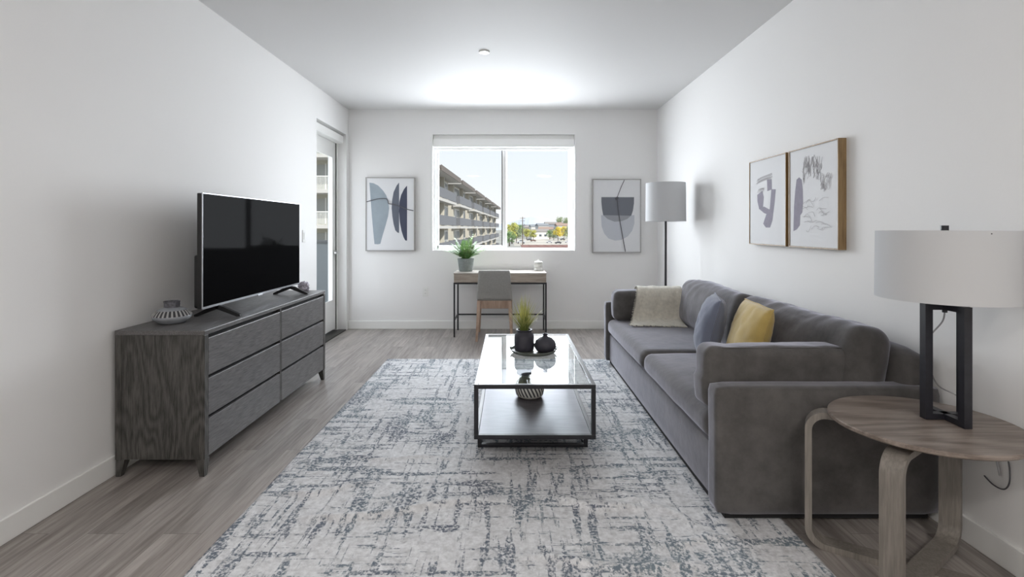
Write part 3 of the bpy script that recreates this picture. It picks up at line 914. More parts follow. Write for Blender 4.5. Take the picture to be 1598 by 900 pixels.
# throw blanket over the far arm
def blanket():
    M_bl = flat('cream_knit', (0.56, 0.53, 0.46, 1), 0.95, bump=1.0, bscale=160, vary=0.12, vscale=40, sheen=0.3)
    # profile in Y,Z: behind the arm cushion, over its top, down its face, onto the seat
    prof = smooth_pts([(0, y_, z_) for y_, z_ in [(4.545, 0.60), (4.50, 0.70), (4.455, 0.722), (4.38, 0.727), (4.315, 0.705), (4.275, 0.64), (4.262, 0.55), (4.235, 0.468), (4.15, 0.452), (4.09, 0.449)]], 5)
    root = thing('throw_blanket', (1.23, 4.3, 0.449), 'cream knitted throw with fringe draped over the far arm of the sofa', 'blanket')
    bm = bmesh.new()
    nxx = 40
    n = len(prof)
    rows = []
    for j, p in enumerate(prof):
        t = j/(n-1)
        xa = 1.115-0.135*max(0, (t-0.25)/0.75)**1.3; xb = 1.485-0.07*max(0, (t-0.45)/0.55)+0.01*math.sin(t*9)
        row = []
        for i in range(nxx+1):
            s_ = i/nxx
            x = xa+(xb-xa)*s_
            wz = 0.0045*noise.noise((x*14, t*7, 1))+0.004*abs(math.sin(s_*11+t*2.2))
            dy = -0.010*abs(math.sin(s_*9+t*3))*min(1, t*2)
            yl = p.y+dy-0.05*(s_-0.2)*(t > 0.8)*(t-0.8)*5
            row.append(bm.verts.new((x, yl, p.z+abs(wz))))
        rows.append(row)
    bots = []
    for row in rows:
        bots.append([bm.verts.new((v.co.x, v.co.y+0.002, v.co.z-0.006)) for v in row])
    for j in range(n-1):
        for i in range(nxx):
            bm.faces.new((rows[j][i], rows[j][i+1], rows[j+1][i+1], rows[j+1][i]))
            bm.faces.new((bots[j][i+1], bots[j][i], bots[j+1][i], bots[j+1][i+1]))
    for j in range(n-1):
        bm.faces.new((rows[j][0], rows[j+1][0], bots[j+1][0], bots[j][0])); bm.faces.new((rows[j+1][nxx], rows[j][nxx], bots[j][nxx], bots[j+1][nxx]))
    for i in range(nxx):
        bm.faces.new((rows[0][i+1], rows[0][i], bots[0][i], bots[0][i+1])); bm.faces.new((rows[-1][i], rows[-1][i+1], bots[-1][i+1], bots[-1][i]))
    ends = [v.co.copy() for v in rows[-1]]
    side = [r[0].co.copy() for r in rows[int(n*0.35):]]
    obj('knit_cloth', bm, M_bl, root, smooth=True)
    bm = bmesh.new()
    for k in range(80):
        s_ = k/79*(len(ends)-1.001); i = int(s_); p = ends[i].lerp(ends[i+1], s_-i)
        q = p+Vector((rnd.uniform(-.012, .012), -rnd.uniform(.03, .045), -0.004))
        tube(bm, [p, (p+q)/2+Vector((rnd.uniform(-.004, .004), 0, .002)), q], 0.0028, 5)
    for k in range(46):
        s_ = k/45*(len(side)-1.001); i = int(s_); p = side[i].lerp(side[i+1], s_-i)
        q = p+Vector((-rnd.uniform(.010, .018), -.006, rnd.uniform(-.008, 0.0)))
        tube(bm, [p, q], 0.0022, 5)
    obj('fringe', bm, M_bl, root, smooth=True)
blanket()

# ------------------------------------------------------------------ coffee table
CX0, CX1, CY0, CY1, CZ = -0.187, 0.433, 2.54, 3.76, 0.445
ct = thing('coffee_table', ((CX0+CX1)/2, (CY0+CY1)/2, 0.012), 'rectangular black metal coffee table with a glass top and lower shelf on the rug', 'coffee table')
b_ = 0.022
bm = bmesh.new()
for x in (CX0, CX1-b_):
    bx(bm, x, x+b_, CY0, CY1, CZ-b_, CZ, 0.0015)
for y in (CY0, CY1-b_):
    bx(bm, CX0+b_, CX1-b_, y, y+b_, CZ-b_, CZ, 0.0015)
obj('top_frame', bm, M_black, ct)
bm = bmesh.new()
zl = 0.171
for x in (CX0, CX1-b_):
    bx(bm, x, x+b_, CY0, CY1, zl-0.004, zl+0.018, 0.0015)
for y in (CY0, CY1-b_):
    bx(bm, CX0+b_, CX1-b_, y, y+b_, zl-0.004, zl+0.018, 0.0015)
obj('lower_frame', bm, M_black, ct)
for x in (CX0, CX1-b_):
    for y in (CY0, CY1-b_):
        bm = bmesh.new(); bx(bm, x, x+b_, y, y+b_, zl+0.0185, CZ-b_-0.0005, 0.0015)
        obj('post', bm, M_black, ct)
bm = bmesh.new(); bx(bm, CX0+b_+0.001, CX1-b_-0.001, CY0+b_+0.001, CY1-b_-0.001, CZ-0.007, CZ-0.001)
obj('glass_top', bm, M_tglass, ct)
M_espresso = wood('dark_espresso_wood', (0.050, 0.043, 0.045, 1), (0.085, 0.074, 0.074, 1), 'X', 0.40, 1.0, 0.3, 0.05)
M_espresso.node_tree.nodes['Principled BSDF'].inputs['Coat Weight'].default_value = 0.4
M_espresso.node_tree.nodes['Principled BSDF'].inputs['Coat Tint'].default_value = (0.86, 0.86, 1.0, 1)  # tint paints the lilac window reflection into the shelf coat
M_espresso.node_tree.nodes['Principled BSDF'].inputs['Coat Roughness'].default_value = 0.42
bm = bmesh.new(); bx(bm, CX0+b_+0.001, CX1-b_-0.001, CY0+b_+0.001, CY1-b_-0.001, zl-0.002, zl+0.016, 0.001)
obj('lower_shelf', bm, M_espresso, ct)
bm = bmesh.new()
fx0, fx1, fy0, fy1 = CX0+0.001, CX1-0.001, CY0+0.26, CY1-0.26
for x in (fx0, fx1-b_):
    bx(bm, x, x+b_, fy0, fy1, 0.013, 0.031, 0.0015)
    for y in (fy0, fy1-b_):
        bx(bm, x, x+b_, y, y+b_, 0.031, zl-0.0045, 0.0015)
for y in (fy0, fy1-b_):
    bx(bm, fx0+b_, fx1-b_, y, y+b_, 0.013, 0.031, 0.0015)
obj('base_frame', bm, M_black, ct)

# tray and vases
tx, ty, tz = 0.147, 3.225, CZ-0.0005
tr = thing('round_tray', (tx, ty, tz), 'round dark green-grey tray on the glass coffee table holding two vases', 'tray')
M_tray = flat('moss_grey_ceramic', (0.14, 0.155, 0.135, 1), 0.4, vary=0.2, vscale=30)
bm = bmesh.new()
rg = lathe(bm, [(0.0001, 0.001), (0.134, 0.001), (0.144, 0.009), (0.147, 0.021), (0.143, 0.022), (0.139, 0.011), (0.130, 0.007), (0.0001, 0.007)], 72, (tx, ty, tz))
obj('tray', bm, M_tray, tr, smooth=R(40))
for sx in (1, -1):
    bm = bmesh.new(); tube(bm, [(tx+sx*0.141, ty-0.028, tz+0.018), (tx+sx*0.149, ty-0.023, tz+0.026), (tx+sx*0.152, ty, tz+0.029), (tx+sx*0.149, ty+0.023, tz+0.026), (tx+sx*0.141, ty+0.028, tz+0.018)], 0.004, 8)
    obj('handle', bm, M_tray, tr, smooth=True)
M_matte = flat('matte_charcoal_ceramic', (0.038, 0.036, 0.050, 1), 0.55, bump=0.4, bscale=120, vary=0.2, vscale=12)
gx, gy, gz = 0.087, 3.235, tz+0.0075
pg = thing('potted_grass', (gx, gy, gz), 'artificial green grass in a matte charcoal jar on the round tray', 'potted plant')
bm = bmesh.new()
lathe(bm, [(0.0001, 0.0000), (0.0558, 0.0000), (0.0614, 0.0056), (0.0632, 0.0279), (0.0642, 0.0884), (0.0595, 0.1042), (0.0484, 0.1135), (0.0465, 0.1209), (0.0521, 0.1283), (0.0521, 0.1339), (0.0428, 0.1339), (0.0409, 0.1116), (0.0001, 0.1023)], 56, (gx, gy, gz))
obj('jar', bm, M_matte, pg, smooth=R(50))
M_grass = flat('grass_green', (0.235, 0.30, 0.07, 1), 0.55, vary=0.35, vscale=14)
M_grasst = flat('grass_yellow_tips', (0.50, 0.50, 0.17, 1), 0.55, vary=0.3, vscale=14)
def blade(bm, base, az, L, out, w, curl, mi=0, seg=6):
    d = Vector((math.cos(az), math.sin(az), 0)); sd_ = Vector((-d.y, d.x, 0))
    pv = None
    for k in range(seg+1):
        t = k/seg
        r_ = out*L*(t*0.55+0.45*t**curl); z_ = L*math.sqrt(max(0.05, 1-out*out*0.8))*(t-0.10*out*t*t*curl/2)
        c_ = base+d*r_+Vector((0, 0, z_))
        ww = w*(1-t)**0.6*(0.6+0.8*t*(1-t)*2)
        a = bm.verts.new(c_+sd_*ww); b2 = bm.verts.new(c_-sd_*ww)
        if pv:
            f = bm.faces.new((pv[0], pv[1], b2, a)); f.material_index = 1 if (t > 0.55 and mi == 0) else mi
        pv = (a, b2)
bm = bmesh.new()
for k in range(210):
    az = rnd.uniform(0, 2*PI); o_ = rnd.random()**0.7*0.82
    blade(bm, Vector((gx+rnd.uniform(-.014, .014), gy+rnd.uniform(-.014, .014), gz+0.104)), az, rnd.uniform(0.15, 0.285)*(1-0.25*o_), o_, 0.0036, 1.8)
obj('grass', bm, [M_grass, M_grasst], pg, smooth=True, normals=False)
rx_, ry_, rz_ = 0.221, 3.20, tz+0.0075
bv = thing('bud_vase', (rx_, ry_, rz_), 'round matte charcoal bud vase with a tiny neck on the tray', 'vase')
bm = bmesh.new()
lathe(bm, [(0.0001, 0.0000), (0.0418, 0.0000), (0.0558, 0.0074), (0.0688, 0.0298), (0.0698, 0.0446), (0.0614, 0.0688), (0.0418, 0.0856), (0.0205, 0.0939), (0.0140, 0.1004), (0.0140, 0.1079), (0.0186, 0.1135), (0.0177, 0.1153), (0.0102, 0.1135), (0.0093, 0.0837)], 56, (rx_, ry_, rz_))
obj('body', bm, M_matte, bv, smooth=R(60))
# bowl on lower shelf: white with dark slanting strokes
bxx, byy, bzz = 0.118, 3.13, zl+0.0185
def striped():
    m, n, l, b = new_mat('slanted_stripe_glaze')
    tc = n.new('ShaderNodeTexCoord'); sp = n.new('ShaderNodeSeparateXYZ'); l.new(tc.outputs['Object'], sp.inputs[0])
    at = n.new('ShaderNodeMath'); at.operation = 'ARCTAN2'; l.new(sp.outputs['Y'], at.inputs[0]); l.new(sp.outputs['X'], at.inputs[1])
    m1 = n.new('ShaderNodeMath'); m1.operation = 'MULTIPLY'; m1.inputs[1].default_value = 24; l.new(at.outputs[0], m1.inputs[0])
    m2 = n.new('ShaderNodeMath'); m2.operation = 'MULTIPLY_ADD'; m2.inputs[1].default_value = 130; l.new(sp.outputs['Z'], m2.inputs[0]); l.new(m1.outputs[0], m2.inputs[2])
    s1 = n.new('ShaderNodeMath'); s1.operation = 'SINE'; l.new(m2.outputs[0], s1.inputs[0])
    r = n.new('ShaderNodeValToRGB'); r.color_ramp.elements[0].position = 0.42; r.color_ramp.elements[0].color = (0.04, 0.04, 0.045, 1)
    r.color_ramp.elements[1].position = 0.52; r.color_ramp.elements[1].color = (0.62, 0.61, 0.58, 1)
    mr = n.new('ShaderNodeMapRange'); mr.inputs['From Min'].default_value = -1; mr.inputs['From Max'].default_value = 1
    l.new(s1.outputs[0], mr.inputs['Value']); l.new(mr.outputs[0], r.inputs['Fac']); l.new(r.outputs[0], b.inputs['Base Color'])
    b.inputs['Roughness'].default_value = 0.5
    return m
M_white_cer = flat('off_white_ceramic', (0.60, 0.59, 0.56, 1), 0.45, vary=0.08, vscale=25)
bw = thing('striped_pot', (bxx, byy, bzz), 'round white pot with black slanted stripes on the lower shelf of the coffee table', 'pot')
bm = bmesh.new()
lathe(bm, [(0.0001, 0.0000), (0.0644, 0.0000), (0.0782, 0.0074), (0.0856, 0.0184)], 72, (bxx, byy, bzz), 0)
lathe(bm, [(0.0856, 0.0184), (0.0911, 0.0414), (0.0911, 0.0690), (0.0865, 0.0846)], 72, (bxx, byy, bzz), 1)
lathe(bm, [(0.0865, 0.0846), (0.0773, 0.0994), (0.0607, 0.1104), (0.0515, 0.1168), (0.0506, 0.1288), (0.0552, 0.1343), (0.0506, 0.1343), (0.0451, 0.1270), (0.0460, 0.0920), (0.0001, 0.0184)], 72, (bxx, byy, bzz), 2)
obj('body', bm, [M_white_cer, striped(), M_rawclay], bw, smooth=R(50))

# ------------------------------------------------------------------ desk
KX0, KX1, KY0, KY1, KZ = -0.652, 0.410, 5.69, 6.10, 0.732
dk = thing('writing_desk', ((KX0+KX1)/2, (KY0+KY1)/2, 0), 'light oak writing desk on thin black metal legs under the window', 'desk')
M_ash = wood('light_greyed_oak', (0.26, 0.215, 0.175, 1), (0.40, 0.345, 0.29, 1), 'X', 0.4, 1.0, 0.4, 0.1)
M_ashtop = wood('pale_oak_top', (0.40, 0.36, 0.32, 1), (0.55, 0.51, 0.47, 1), 'X', 0.3, 1.0, 0.4, 0.1)
bm = bmesh.new(); bx(bm, KX0, KX1, KY0, KY1, KZ-0.016, KZ, 0.002)
obj('desktop', bm, M_ashtop, dk)
bm = bmesh.new(); bx(bm, KX0+0.004, KX1-0.004, KY0+0.016, KY1-0.004, KZ-0.112, KZ-0.0165)
obj('apron', bm, M_ash, dk)
km = (KX0+KX1)/2
for (xa, xb) in ((KX0+0.005, km-0.0015), (km+0.0015, KX1-0.005)):
    bm = bmesh.new(); bx(bm, xa, xb, KY0+0.003, KY0+0.0155, KZ-0.110, KZ-0.0185, 0.0015)
    obj('drawer_front', bm, M_ash, dk)
bm = bmesh.new()
g = 0.018
bx(bm, KX0, KX1, KY0, KY0+g, KZ-0.130, KZ-0.1125); bx(bm, KX0, KX1, KY1-g, KY1, KZ-0.130, KZ-0.1125)
bx(bm, KX0, KX0+g, KY0+g, KY1-g, KZ-0.130, KZ-0.1125); bx(bm, KX1-g, KX1, KY0+g, KY1-g, KZ-0.130, KZ-0.1125)
obj('upper_frame', bm, M_black, dk)
for x in (KX0, KX1-g):
    for y in (KY0, KY1-g):
        bm = bmesh.new(); bx(bm, x, x+g, y, y+g, 0.0, KZ-0.1305, 0.001)
        obj('leg', bm, M_black, dk)
    bm = bmesh.new(); bx(bm, x+0.001, x+g-0.001, KY0+g, KY1-g, 0.183, 0.199)
    obj('stretcher', bm, M_black, dk)
bm = bmesh.new(); bx(bm, KX0+g, KX1-g, KY1-g, KY1-0.001, 0.183, 0.199)
obj('stretcher', bm, M_black, dk)

# desk chair, seen from behind
HX, HY = -0.182, 5.52
ch = thing('desk_chair', (HX, HY+0.2, 0), 'grey upholstered chair with light wooden legs pushed up to the desk', 'chair')
M_chfab = flat('light_grey_weave', (0.30, 0.295, 0.28, 1), 0.9, bump=0.5, bscale=400, vary=0.06, vscale=60)
M_chwood = wood('warm_oak_legs', (0.30, 0.20, 0.145, 1), (0.42, 0.30, 0.225, 1), 'Z', 0.45, 1.0, 0.4, 0.1)
bm = bmesh.new()
def taper(w):
    t = w.z/0.17
    return Vector((w.x*(1-0.07*t), w.y-0.035*t+0.9*w.x*w.x*-0.2, w.z))
rbox(bm, (HX, HY+0.035, 0.605), (0.186, 0.022, 0.170), 0.016, 14, (0, 0.006, 0), shape=taper)
obj('backrest', bm, M_chfab, ch, smooth=True)
bm = bmesh.new(); rbox(bm, (HX, HY+0.27, 0.445), (0.190, 0.215, 0.035), 0.028, 12, (0, 0, 0.012))
obj('seat', bm, M_chfab, ch, smooth=True)
bm = bmesh.new(); bx(bm, HX-0.165, HX+0.165, HY+0.045, HY+0.068, 0.345, 0.432, 0.003)
bx(bm, HX-0.185, HX-0.165, HY+0.06, HY+0.44, 0.36, 0.409, 0.003); bx(bm, HX+0.165, HX+0.185, HY+0.06, HY+0.44, 0.36, 0.409, 0.003)
bx(bm, HX-0.165, HX+0.165, HY+0.43, HY+0.45, 0.36, 0.409, 0.003)
obj('seat_rail', bm, M_chwood, ch)
def cleg(x, y, sx, sy, h):
    bm = bmesh.new()
    a, b2 = 0.019, 0.012
    T_ = [(x-a, y-a), (x+a, y-a), (x+a, y+a), (x-a, y+a)]
    xb, yb_ = x+sx, y+sy
    B_ = [(xb-b2, yb_-b2), (xb+b2, yb_-b2), (xb+b2, yb_+b2), (xb-b2, yb_+b2)]
    A1 = [bm.verts.new((p[0], p[1], h)) for p in T_]; B1 = [bm.verts.new((p[0], p[1], 0)) for p in B_]
    bm.faces.new(A1); bm.faces.new(B1)
    for i in range(4):
        bm.faces.new((A1[i], A1[(i+1) % 4], B1[(i+1) % 4], B1[i]))
    obj('leg', bm, M_chwood, ch)
cleg(HX-0.170, HY+0.02, -0.022, -0.07, 0.438); cleg(HX+0.170, HY+0.02, 0.022, -0.07, 0.438)
cleg(HX-0.180, HY+0.44, -0.015, 0.02, 0.41); cleg(HX+0.180, HY+0.44, 0.015, 0.02, 0.41)

# fern in textured pot on the desk
px_, py_, pz_ = -0.533, 5.93, KZ+0.0005
pf = thing('potted_fern', (px_, py_, pz_), 'green fern in a grey woven-texture pot on the left end of the desk', 'potted plant')
m_pot, n_, l_, b_ = new_mat('woven_grey_pot')
tc = n_.new('ShaderNodeTexCoord'); sp = n_.new('ShaderNodeSeparateXYZ'); l_.new(tc.outputs['Object'], sp.inputs[0])
at = n_.new('ShaderNodeMath'); at.operation = 'ARCTAN2'; l_.new(sp.outputs['Y'], at.inputs[0]); l_.new(sp.outputs['X'], at.inputs[1])
cb = n_.new('ShaderNodeCombineXYZ')
ma = n_.new('ShaderNodeMath'); ma.operation = 'MULTIPLY'; ma.inputs[1].default_value = 4.5; l_.new(at.outputs[0], ma.inputs[0])
mz = n_.new('ShaderNodeMath'); mz.operation = 'MULTIPLY'; mz.inputs[1].default_value = 45; l_.new(sp.outputs['Z'], mz.inputs[0])
l_.new(ma.outputs[0], cb.inputs[0]); l_.new(mz.outputs[0], cb.inputs[1])
ck = n_.new('ShaderNodeTexBrick'); ck.inputs['Scale'].default_value = 1; ck.inputs['Color1'].default_value = (0.33, 0.36, 0.35, 1); ck.inputs['Color2'].default_value = (0.25, 0.28, 0.27, 1); ck.inputs['Mortar'].default_value = (0.10, 0.12, 0.12, 1)
ck.inputs['Mortar Size'].default_value = 0.12; ck.inputs['Brick Width'].default_value = 1.0; ck.inputs['Row Height'].default_value = 0.7
l_.new(cb.outputs[0], ck.inputs['Vector']); l_.new(ck.outputs['Color'], b_.inputs['Base Color']); b_.inputs['Roughness'].default_value = 0.7
bm = bmesh.new()
lathe(bm, [(0.0001, 0), (0.076, 0), (0.080, 0.006), (0.096, 0.135), (0.100, 0.150), (0.094, 0.150), (0.09, 0.132), (0.0001, 0.128)], 48, (px_, py_, pz_))
obj('pot', bm, m_pot, pf, smooth=R(50))
M_fern = flat('fern_green', (0.12, 0.25, 0.075, 1), 0.5, vary=0.45, vscale=16)
M_fern2 = flat('fern_light_green', (0.27, 0.40, 0.16, 1), 0.5, vary=0.3, vscale=16)
bm = bmesh.new()
fr = []
for k in range(38):
    az = 2*PI*k/38*3.1+rnd.uniform(-.2, .2)
    fr.append((az, rnd.uniform(0.17, 0.30), rnd.uniform(0.35, 0.98)))
fr += [(PI*1.0, 0.36, 0.97), (PI*1.05, 0.35, 0.9), (PI*0.96, 0.31, 0.97), (0.1, 0.27, 0.9), (-0.15, 0.27, 0.86)]
for az, L, out in fr:
    d = Vector((math.cos(az), math.sin(az)*0.55, 0)); side = Vector((-d.y, d.x, 0)).normalized()
    pts = []
    for k in range(13):
        t = k/12
        pts.append(Vector((px_, py_, pz_+0.13))+d*(L*out*t)+Vector((0, 0, L*(1.35-0.75*out)*t*(1.25-0.62*t*out) )))
    mi = 1 if rnd.random() < 0.6 else 0
    for k in range(12):
        a, b2 = pts[k], pts[k+1]
        tdir = (b2-a).normalized(); ln = 0.054*math.sin(PI*min(1, (k+1.3)/13.5))**0.7+0.006
        for sgn in (1, -1):
            tip = a+side*sgn*ln+tdir*ln*0.7-Vector((0, 0, ln*0.28))
            m_ = a.lerp(tip, 0.5)
            f = bm.faces.new([bm.verts.new(p) for p in (a, m_-tdir*0.006, tip, m_+tdir*0.008)])
            f.material_index = mi
    for k in range(12):
        a, b2 = pts[k], pts[k+1]
        bm.faces.new([bm.verts.new(p) for p in (a-side*.0012, a+side*.0012, b2+side*.0012, b2-side*.0012)])
obj('fronds', bm, [M_fern, M_fern2], pf, normals=False)

# white ridged jar on the desk
jx, jy, jz = 0.332, 5.99, KZ+0.0005
jr = thing('lidded_jar', (jx, jy, jz), 'small white ridged jar with a lid on the right end of the desk', 'jar')
M_jar = flat('white_glaze', (0.66, 0.66, 0.63, 1), 0.35)
bm = bmesh.new()
lathe(bm, [(0.0001, 0), (0.048, 0), (0.052, 0.004), (0.052, 0.028), (0.049, 0.032), (0.052, 0.036), (0.052, 0.060), (0.049, 0.064), (0.052, 0.068), (0.051, 0.090), (0.046, 0.094), (0.0001, 0.094)], 40, (jx, jy, jz))
obj('body', bm, M_jar, jr, smooth=R(40))
bm = bmesh.new()
lathe(bm, [(0.050, 0.095), (0.050, 0.104), (0.040, 0.112), (0.012, 0.117), (0.009, 0.122), (0.010, 0.128), (0.0001, 0.131)], 40, (jx, jy, jz))
obj('lid', bm, M_jar, jr, smooth=R(40))

# ------------------------------------------------------------------ wall art
M_canvas = flat('art_paper', (0.72, 0.725, 0.74, 1), 0.7)
M_steel = flat('brushed_steel_frame', (0.42, 0.41, 0.40, 1), 0.35, 0.7)
M_gold = wood('golden_oak_frame', (0.20, 0.125, 0.055, 1), (0.33, 0.225, 0.11, 1), 'Z', 0.4, 1.0, 0.3, 0.1)
def frame_back(name, x0, x1, z0, z1, label, shapes, mats):
    """picture on the back wall; shapes in u (0 left..1 right), v (0 bottom..1 top)"""
    y = YB-0.0005
    t = thing(name, ((x0+x1)/2, y, z0), label, 'picture')
    bm = bmesh.new(); w = 0.011; d = 0.038
    bx(bm, x0, x1, y-d, y, z0, z0+w, 0.001); bx(bm, x0, x1, y-d, y, z1-w, z1, 0.001)
    bx(bm, x0, x0+w, y-d, y, z0+w, z1-w, 0.001); bx(bm, x1-w, x1, y-d, y, z0+w, z1-w, 0.001)
    obj('frame', bm, M_steel, t)
    bm = bmesh.new()
    a0, a1, c0, c1 = x0+w+0.0005, x1-w-0.0005, z0+w+0.0005, z1-w-0.0005
    yc = y-d+0.008
    bx(bm, a0, a1, yc, y-0.004, c0, c1)
    for k, (pts, mi) in enumerate(shapes):
        yy = yc-0.0004-0.00035*k
        P = [(a0+(a1-a0)*u, yy, c0+(c1-c0)*v) for (u, v) in pts]
        prism(bm, P, (0, 0.0003, 0), mi)
    obj('print', bm, [M_canvas]+mats, t)
def sm(pts, n=6):
    return [(p.x, p.y) for p in smooth_pts([(a, b, 0) for a, b in pts], n)]
def ribbon(pts, w, n=5):
    P = [Vector((a, b, 0)) for a, b in sm(pts, n)]
    L_, R_ = [], []
    for i, p in enumerate(P):
        t_ = (P[min(i+1, len(P)-1)]-P[max(i-1, 0)]).normalized()
        nn = Vector((-t_.y, t_.x*0.66, 0))*w
        L_.append((p.x+nn.x, p.y+nn.y)); R_.append((p.x-nn.x, p.y-nn.y))
    return L_+R_[::-1]
def seg_ribbon(shapes, pts, w, mi, n=5):
    P = sm(pts, n)
    for i in range(len(P)-1):
        a, b2 = Vector(P[i]).to_3d(), Vector(P[i+1]).to_3d()
        t_ = (b2-a)
        if t_.length < 1e-6:
            continue
        t_.normalize(); nn = Vector((-t_.y, t_.x, 0)); nn = Vector((nn.x*w, nn.y*w*0.66, 0)); e = t_*w*0.3
        a -= e; b2 += e
        shapes.append(([(a.x+nn.x, a.y+nn.y), (b2.x+nn.x, b2.y+nn.y), (b2.x-nn.x, b2.y-nn.y), (a.x-nn.x, a.y-nn.y)], mi))
def conv(pxs, x0, x1, y0, y1):
    return [((a-x0)/(x1-x0), 1-(b-y0)/(y1-y0)) for a, b in pxs]
B1 = (82, 558, 122, 838)
g1 = [M_ for M_ in (flat('print_pale_blue', (0.30, 0.35, 0.39, 1), 0.7, vary=0.05, vscale=10), flat('print_slate', (0.12, 0.135, 0.17, 1), 0.7), flat('print_navy', (0.058, 0.066, 0.105, 1), 0.7), flat('print_line', (0.10, 0.10, 0.11, 1), 0.7))]
shp = [(conv([(112, 165), (155, 172), (200, 195), (245, 240), (280, 290), (302, 350), (310, 420), (300, 500), (275, 590), (245, 690), (222, 775), (195, 780), (163, 778), (150, 650), (135, 480), (122, 300)], *B1), 1),
       (conv([(410, 165), (385, 195), (355, 260), (340, 340), (335, 420), (342, 500), (355, 580), (372, 640), (392, 662), (410, 668)], *B1), 2),
       (conv([(490, 195), (460, 230), (430, 290), (413, 360), (410, 450), (418, 560), (435, 650), (455, 710), (472, 742), (490, 744)], *B1), 3)]
seg_ribbon(shp, conv([(84, 357), (140, 342), (200, 328), (250, 324), (285, 328), (300, 350), (308, 375), (350, 382), (420, 402), (480, 428), (556, 446)], *B1), 0.009, 4)
frame_back('framed_picture', -1.783, -1.178, 0.96, 1.865, 'silver-framed abstract print with three upright blue-grey leaf shapes', shp, g1)
B2 = (115, 440, 95, 598)
g2 = [flat('print_pale_lilac', (0.50, 0.52, 0.565, 1), 0.7), flat('print_mid_grey', (0.31, 0.32, 0.345, 1), 0.7), flat('print_charcoal', (0.155, 0.165, 0.19, 1), 0.7), g1[3]]
shp = [(conv([(168, 342), (400, 342), (400, 400), (385, 450), (355, 490), (310, 515), (265, 520), (220, 505), (190, 470), (172, 420)], *B2), 1),
       (conv([(183, 342), (380, 342), (352, 368), (310, 385), (262, 388), (215, 370)], *B2), 2),
       (conv([(170, 216), (398, 216), (397, 260), (390, 310), (378, 346), (183, 342), (175, 300), (170, 250)], *B2), 3)]
seg_ribbon(shp, conv([(330, 97), (310, 140), (290, 190), (278, 222)], *B2), 0.007, 4)
seg_ribbon(shp, conv([(278, 222), (285, 290), (296, 370), (315, 480), (336, 596)], *B2), 0.009, 4)
shp.append((conv([(262, 222), (275, 214), (290, 216), (286, 230), (268, 238)], *B2), 4))
frame_back('framed_picture', 1.004, 1.60, 0.94, 1.845, 'silver-framed abstract print with a dark half-round bowl shape left of the floor lamp', shp, g2)

def frame_right(y0, y1, z0, z1, label, shapes, mats):
    x = XR-0.0005; d = 0.045; w = 0.007
    t = thing('framed_picture', (x, (y0+y1)/2, z0), label, 'picture')
    bm = bmesh.new()
    bx(bm, x-d, x, y0, y1, z0, z0+w, 0.001); bx(bm, x-d, x, y0, y1, z1-w, z1, 0.001)
    bx(bm, x-d, x, y0, y0+w, z0+w, z1-w, 0.001); bx(bm, x-d, x, y1-w, y1, z0+w, z1-w, 0.001)
    obj('frame', bm, M_gold, t)
    bm = bmesh.new()
    a0, a1, c0, c1 = y1-w-0.0005, y0+w+0.0005, z0+w+.0005, z1-w-.0005
    xc = x-d+0.005
    bx(bm, xc, x-0.004, a1, a0, c0, c1)
    for k, (pts, mi) in enumerate(shapes):
        xx = xc-0.0004-0.00001*k-0.0003*(mi > 1)
        P = [(xx, a0+(a1-a0)*u, c0+(c1-c0)*v) for (u, v) in pts]
        prism(bm, P, (0.0003, 0, 0), mi)
    obj('print', bm, [M_canvas]+mats, t)
g3 = [flat('print_mauve', (0.235, 0.215, 0.275, 1), 0.7, vary=0.08, vscale=30), flat('print_pencil', (0.36, 0.345, 0.36, 1), 0.8)]
# crop coords (855x900 of region 1150,200,1340,400): undo the slope of the perspective by hand
def pc(pts, xl, xr, tl, tr_, bl, br_):
    out = []
    for a, b in pts:
        u0 = (a-xl)/(xr-xl)
        top = tl+(tr_-tl)*u0; bot = bl+(br_-bl)*u0
        v = 1-(b-top)/(bot-top)
        # perspective-correct u
        hl, hr = bl-tl, br_-tr_
        u = u0*hl/(hr+(hl-hr)*u0) if True else u0
        out.append((u, v))
    return out
A1 = (92, 330, 245, 185, 803, 808)
shp = [(pc([(220, 358), (250, 356), (252, 425), (222, 438)], *A1), 1),
       (pc([(150, 465), (188, 435), (198, 480), (192, 560), (165, 565), (152, 510)], *A1), 1),
       (pc([(165, 562), (200, 545), (236, 565), (225, 600), (200, 590)], *A1), 1),
       (pc([(248, 425), (275, 425), (268, 520), (255, 640), (240, 690), (212, 690), (194, 665), (205, 630), (215, 600), (238, 560)], *A1), 1)]
for k in range(9):
    a = 145+rnd.uniform(0, 12); b2 = 345+k*4
    seg_ribbon(shp, pc([(a, b2+12), (a+30, b2-4), (a+65, b2-18), (a+100, b2-32+k)], *A1), 0.003, 2, 3)
for k in range(6):
    seg_ribbon(shp, pc([(150+k*8, 450), (165+k*7, 425), (200, 415+k*3)], *A1), 0.0022, 2, 3)
frame_right(3.085*1.04, 3.56*1.04, 1.1225, 1.727, 'oak-framed abstract print of mauve blots on the right wall, the one farther from the camera', shp, g3)
A2 = (368, 708, 175, 90, 823, 838)
shp = [(pc([(400, 722), (402, 640), (406, 540), (416, 440), (428, 362), (450, 345), (472, 362), (480, 430), (482, 520), (476, 590), (460, 610), (456, 680), (430, 710)], *A2), 1)]
for k in range(60):
    x_ = 480+rnd.random()*135; y_ = 340-40*math.sin((x_-480)/150*PI)+rnd.uniform(-50, 60)
    seg_ribbon(shp, pc([(x_, y_), (x_+rnd.uniform(-6, 10), y_-25), (x_+rnd.uniform(-8, 12), y_-50-rnd.random()*30)], *A2), 0.0026, 2, 2)
for k in range(34):
    x_ = 610+rnd.random()*62; y_ = 400+rnd.uniform(-55, 45)
    seg_ribbon(shp, pc([(x_, y_), (x_+6, y_-18), (x_+rnd.uniform(-4, 14), y_-34)], *A2), 0.0026, 2, 2)
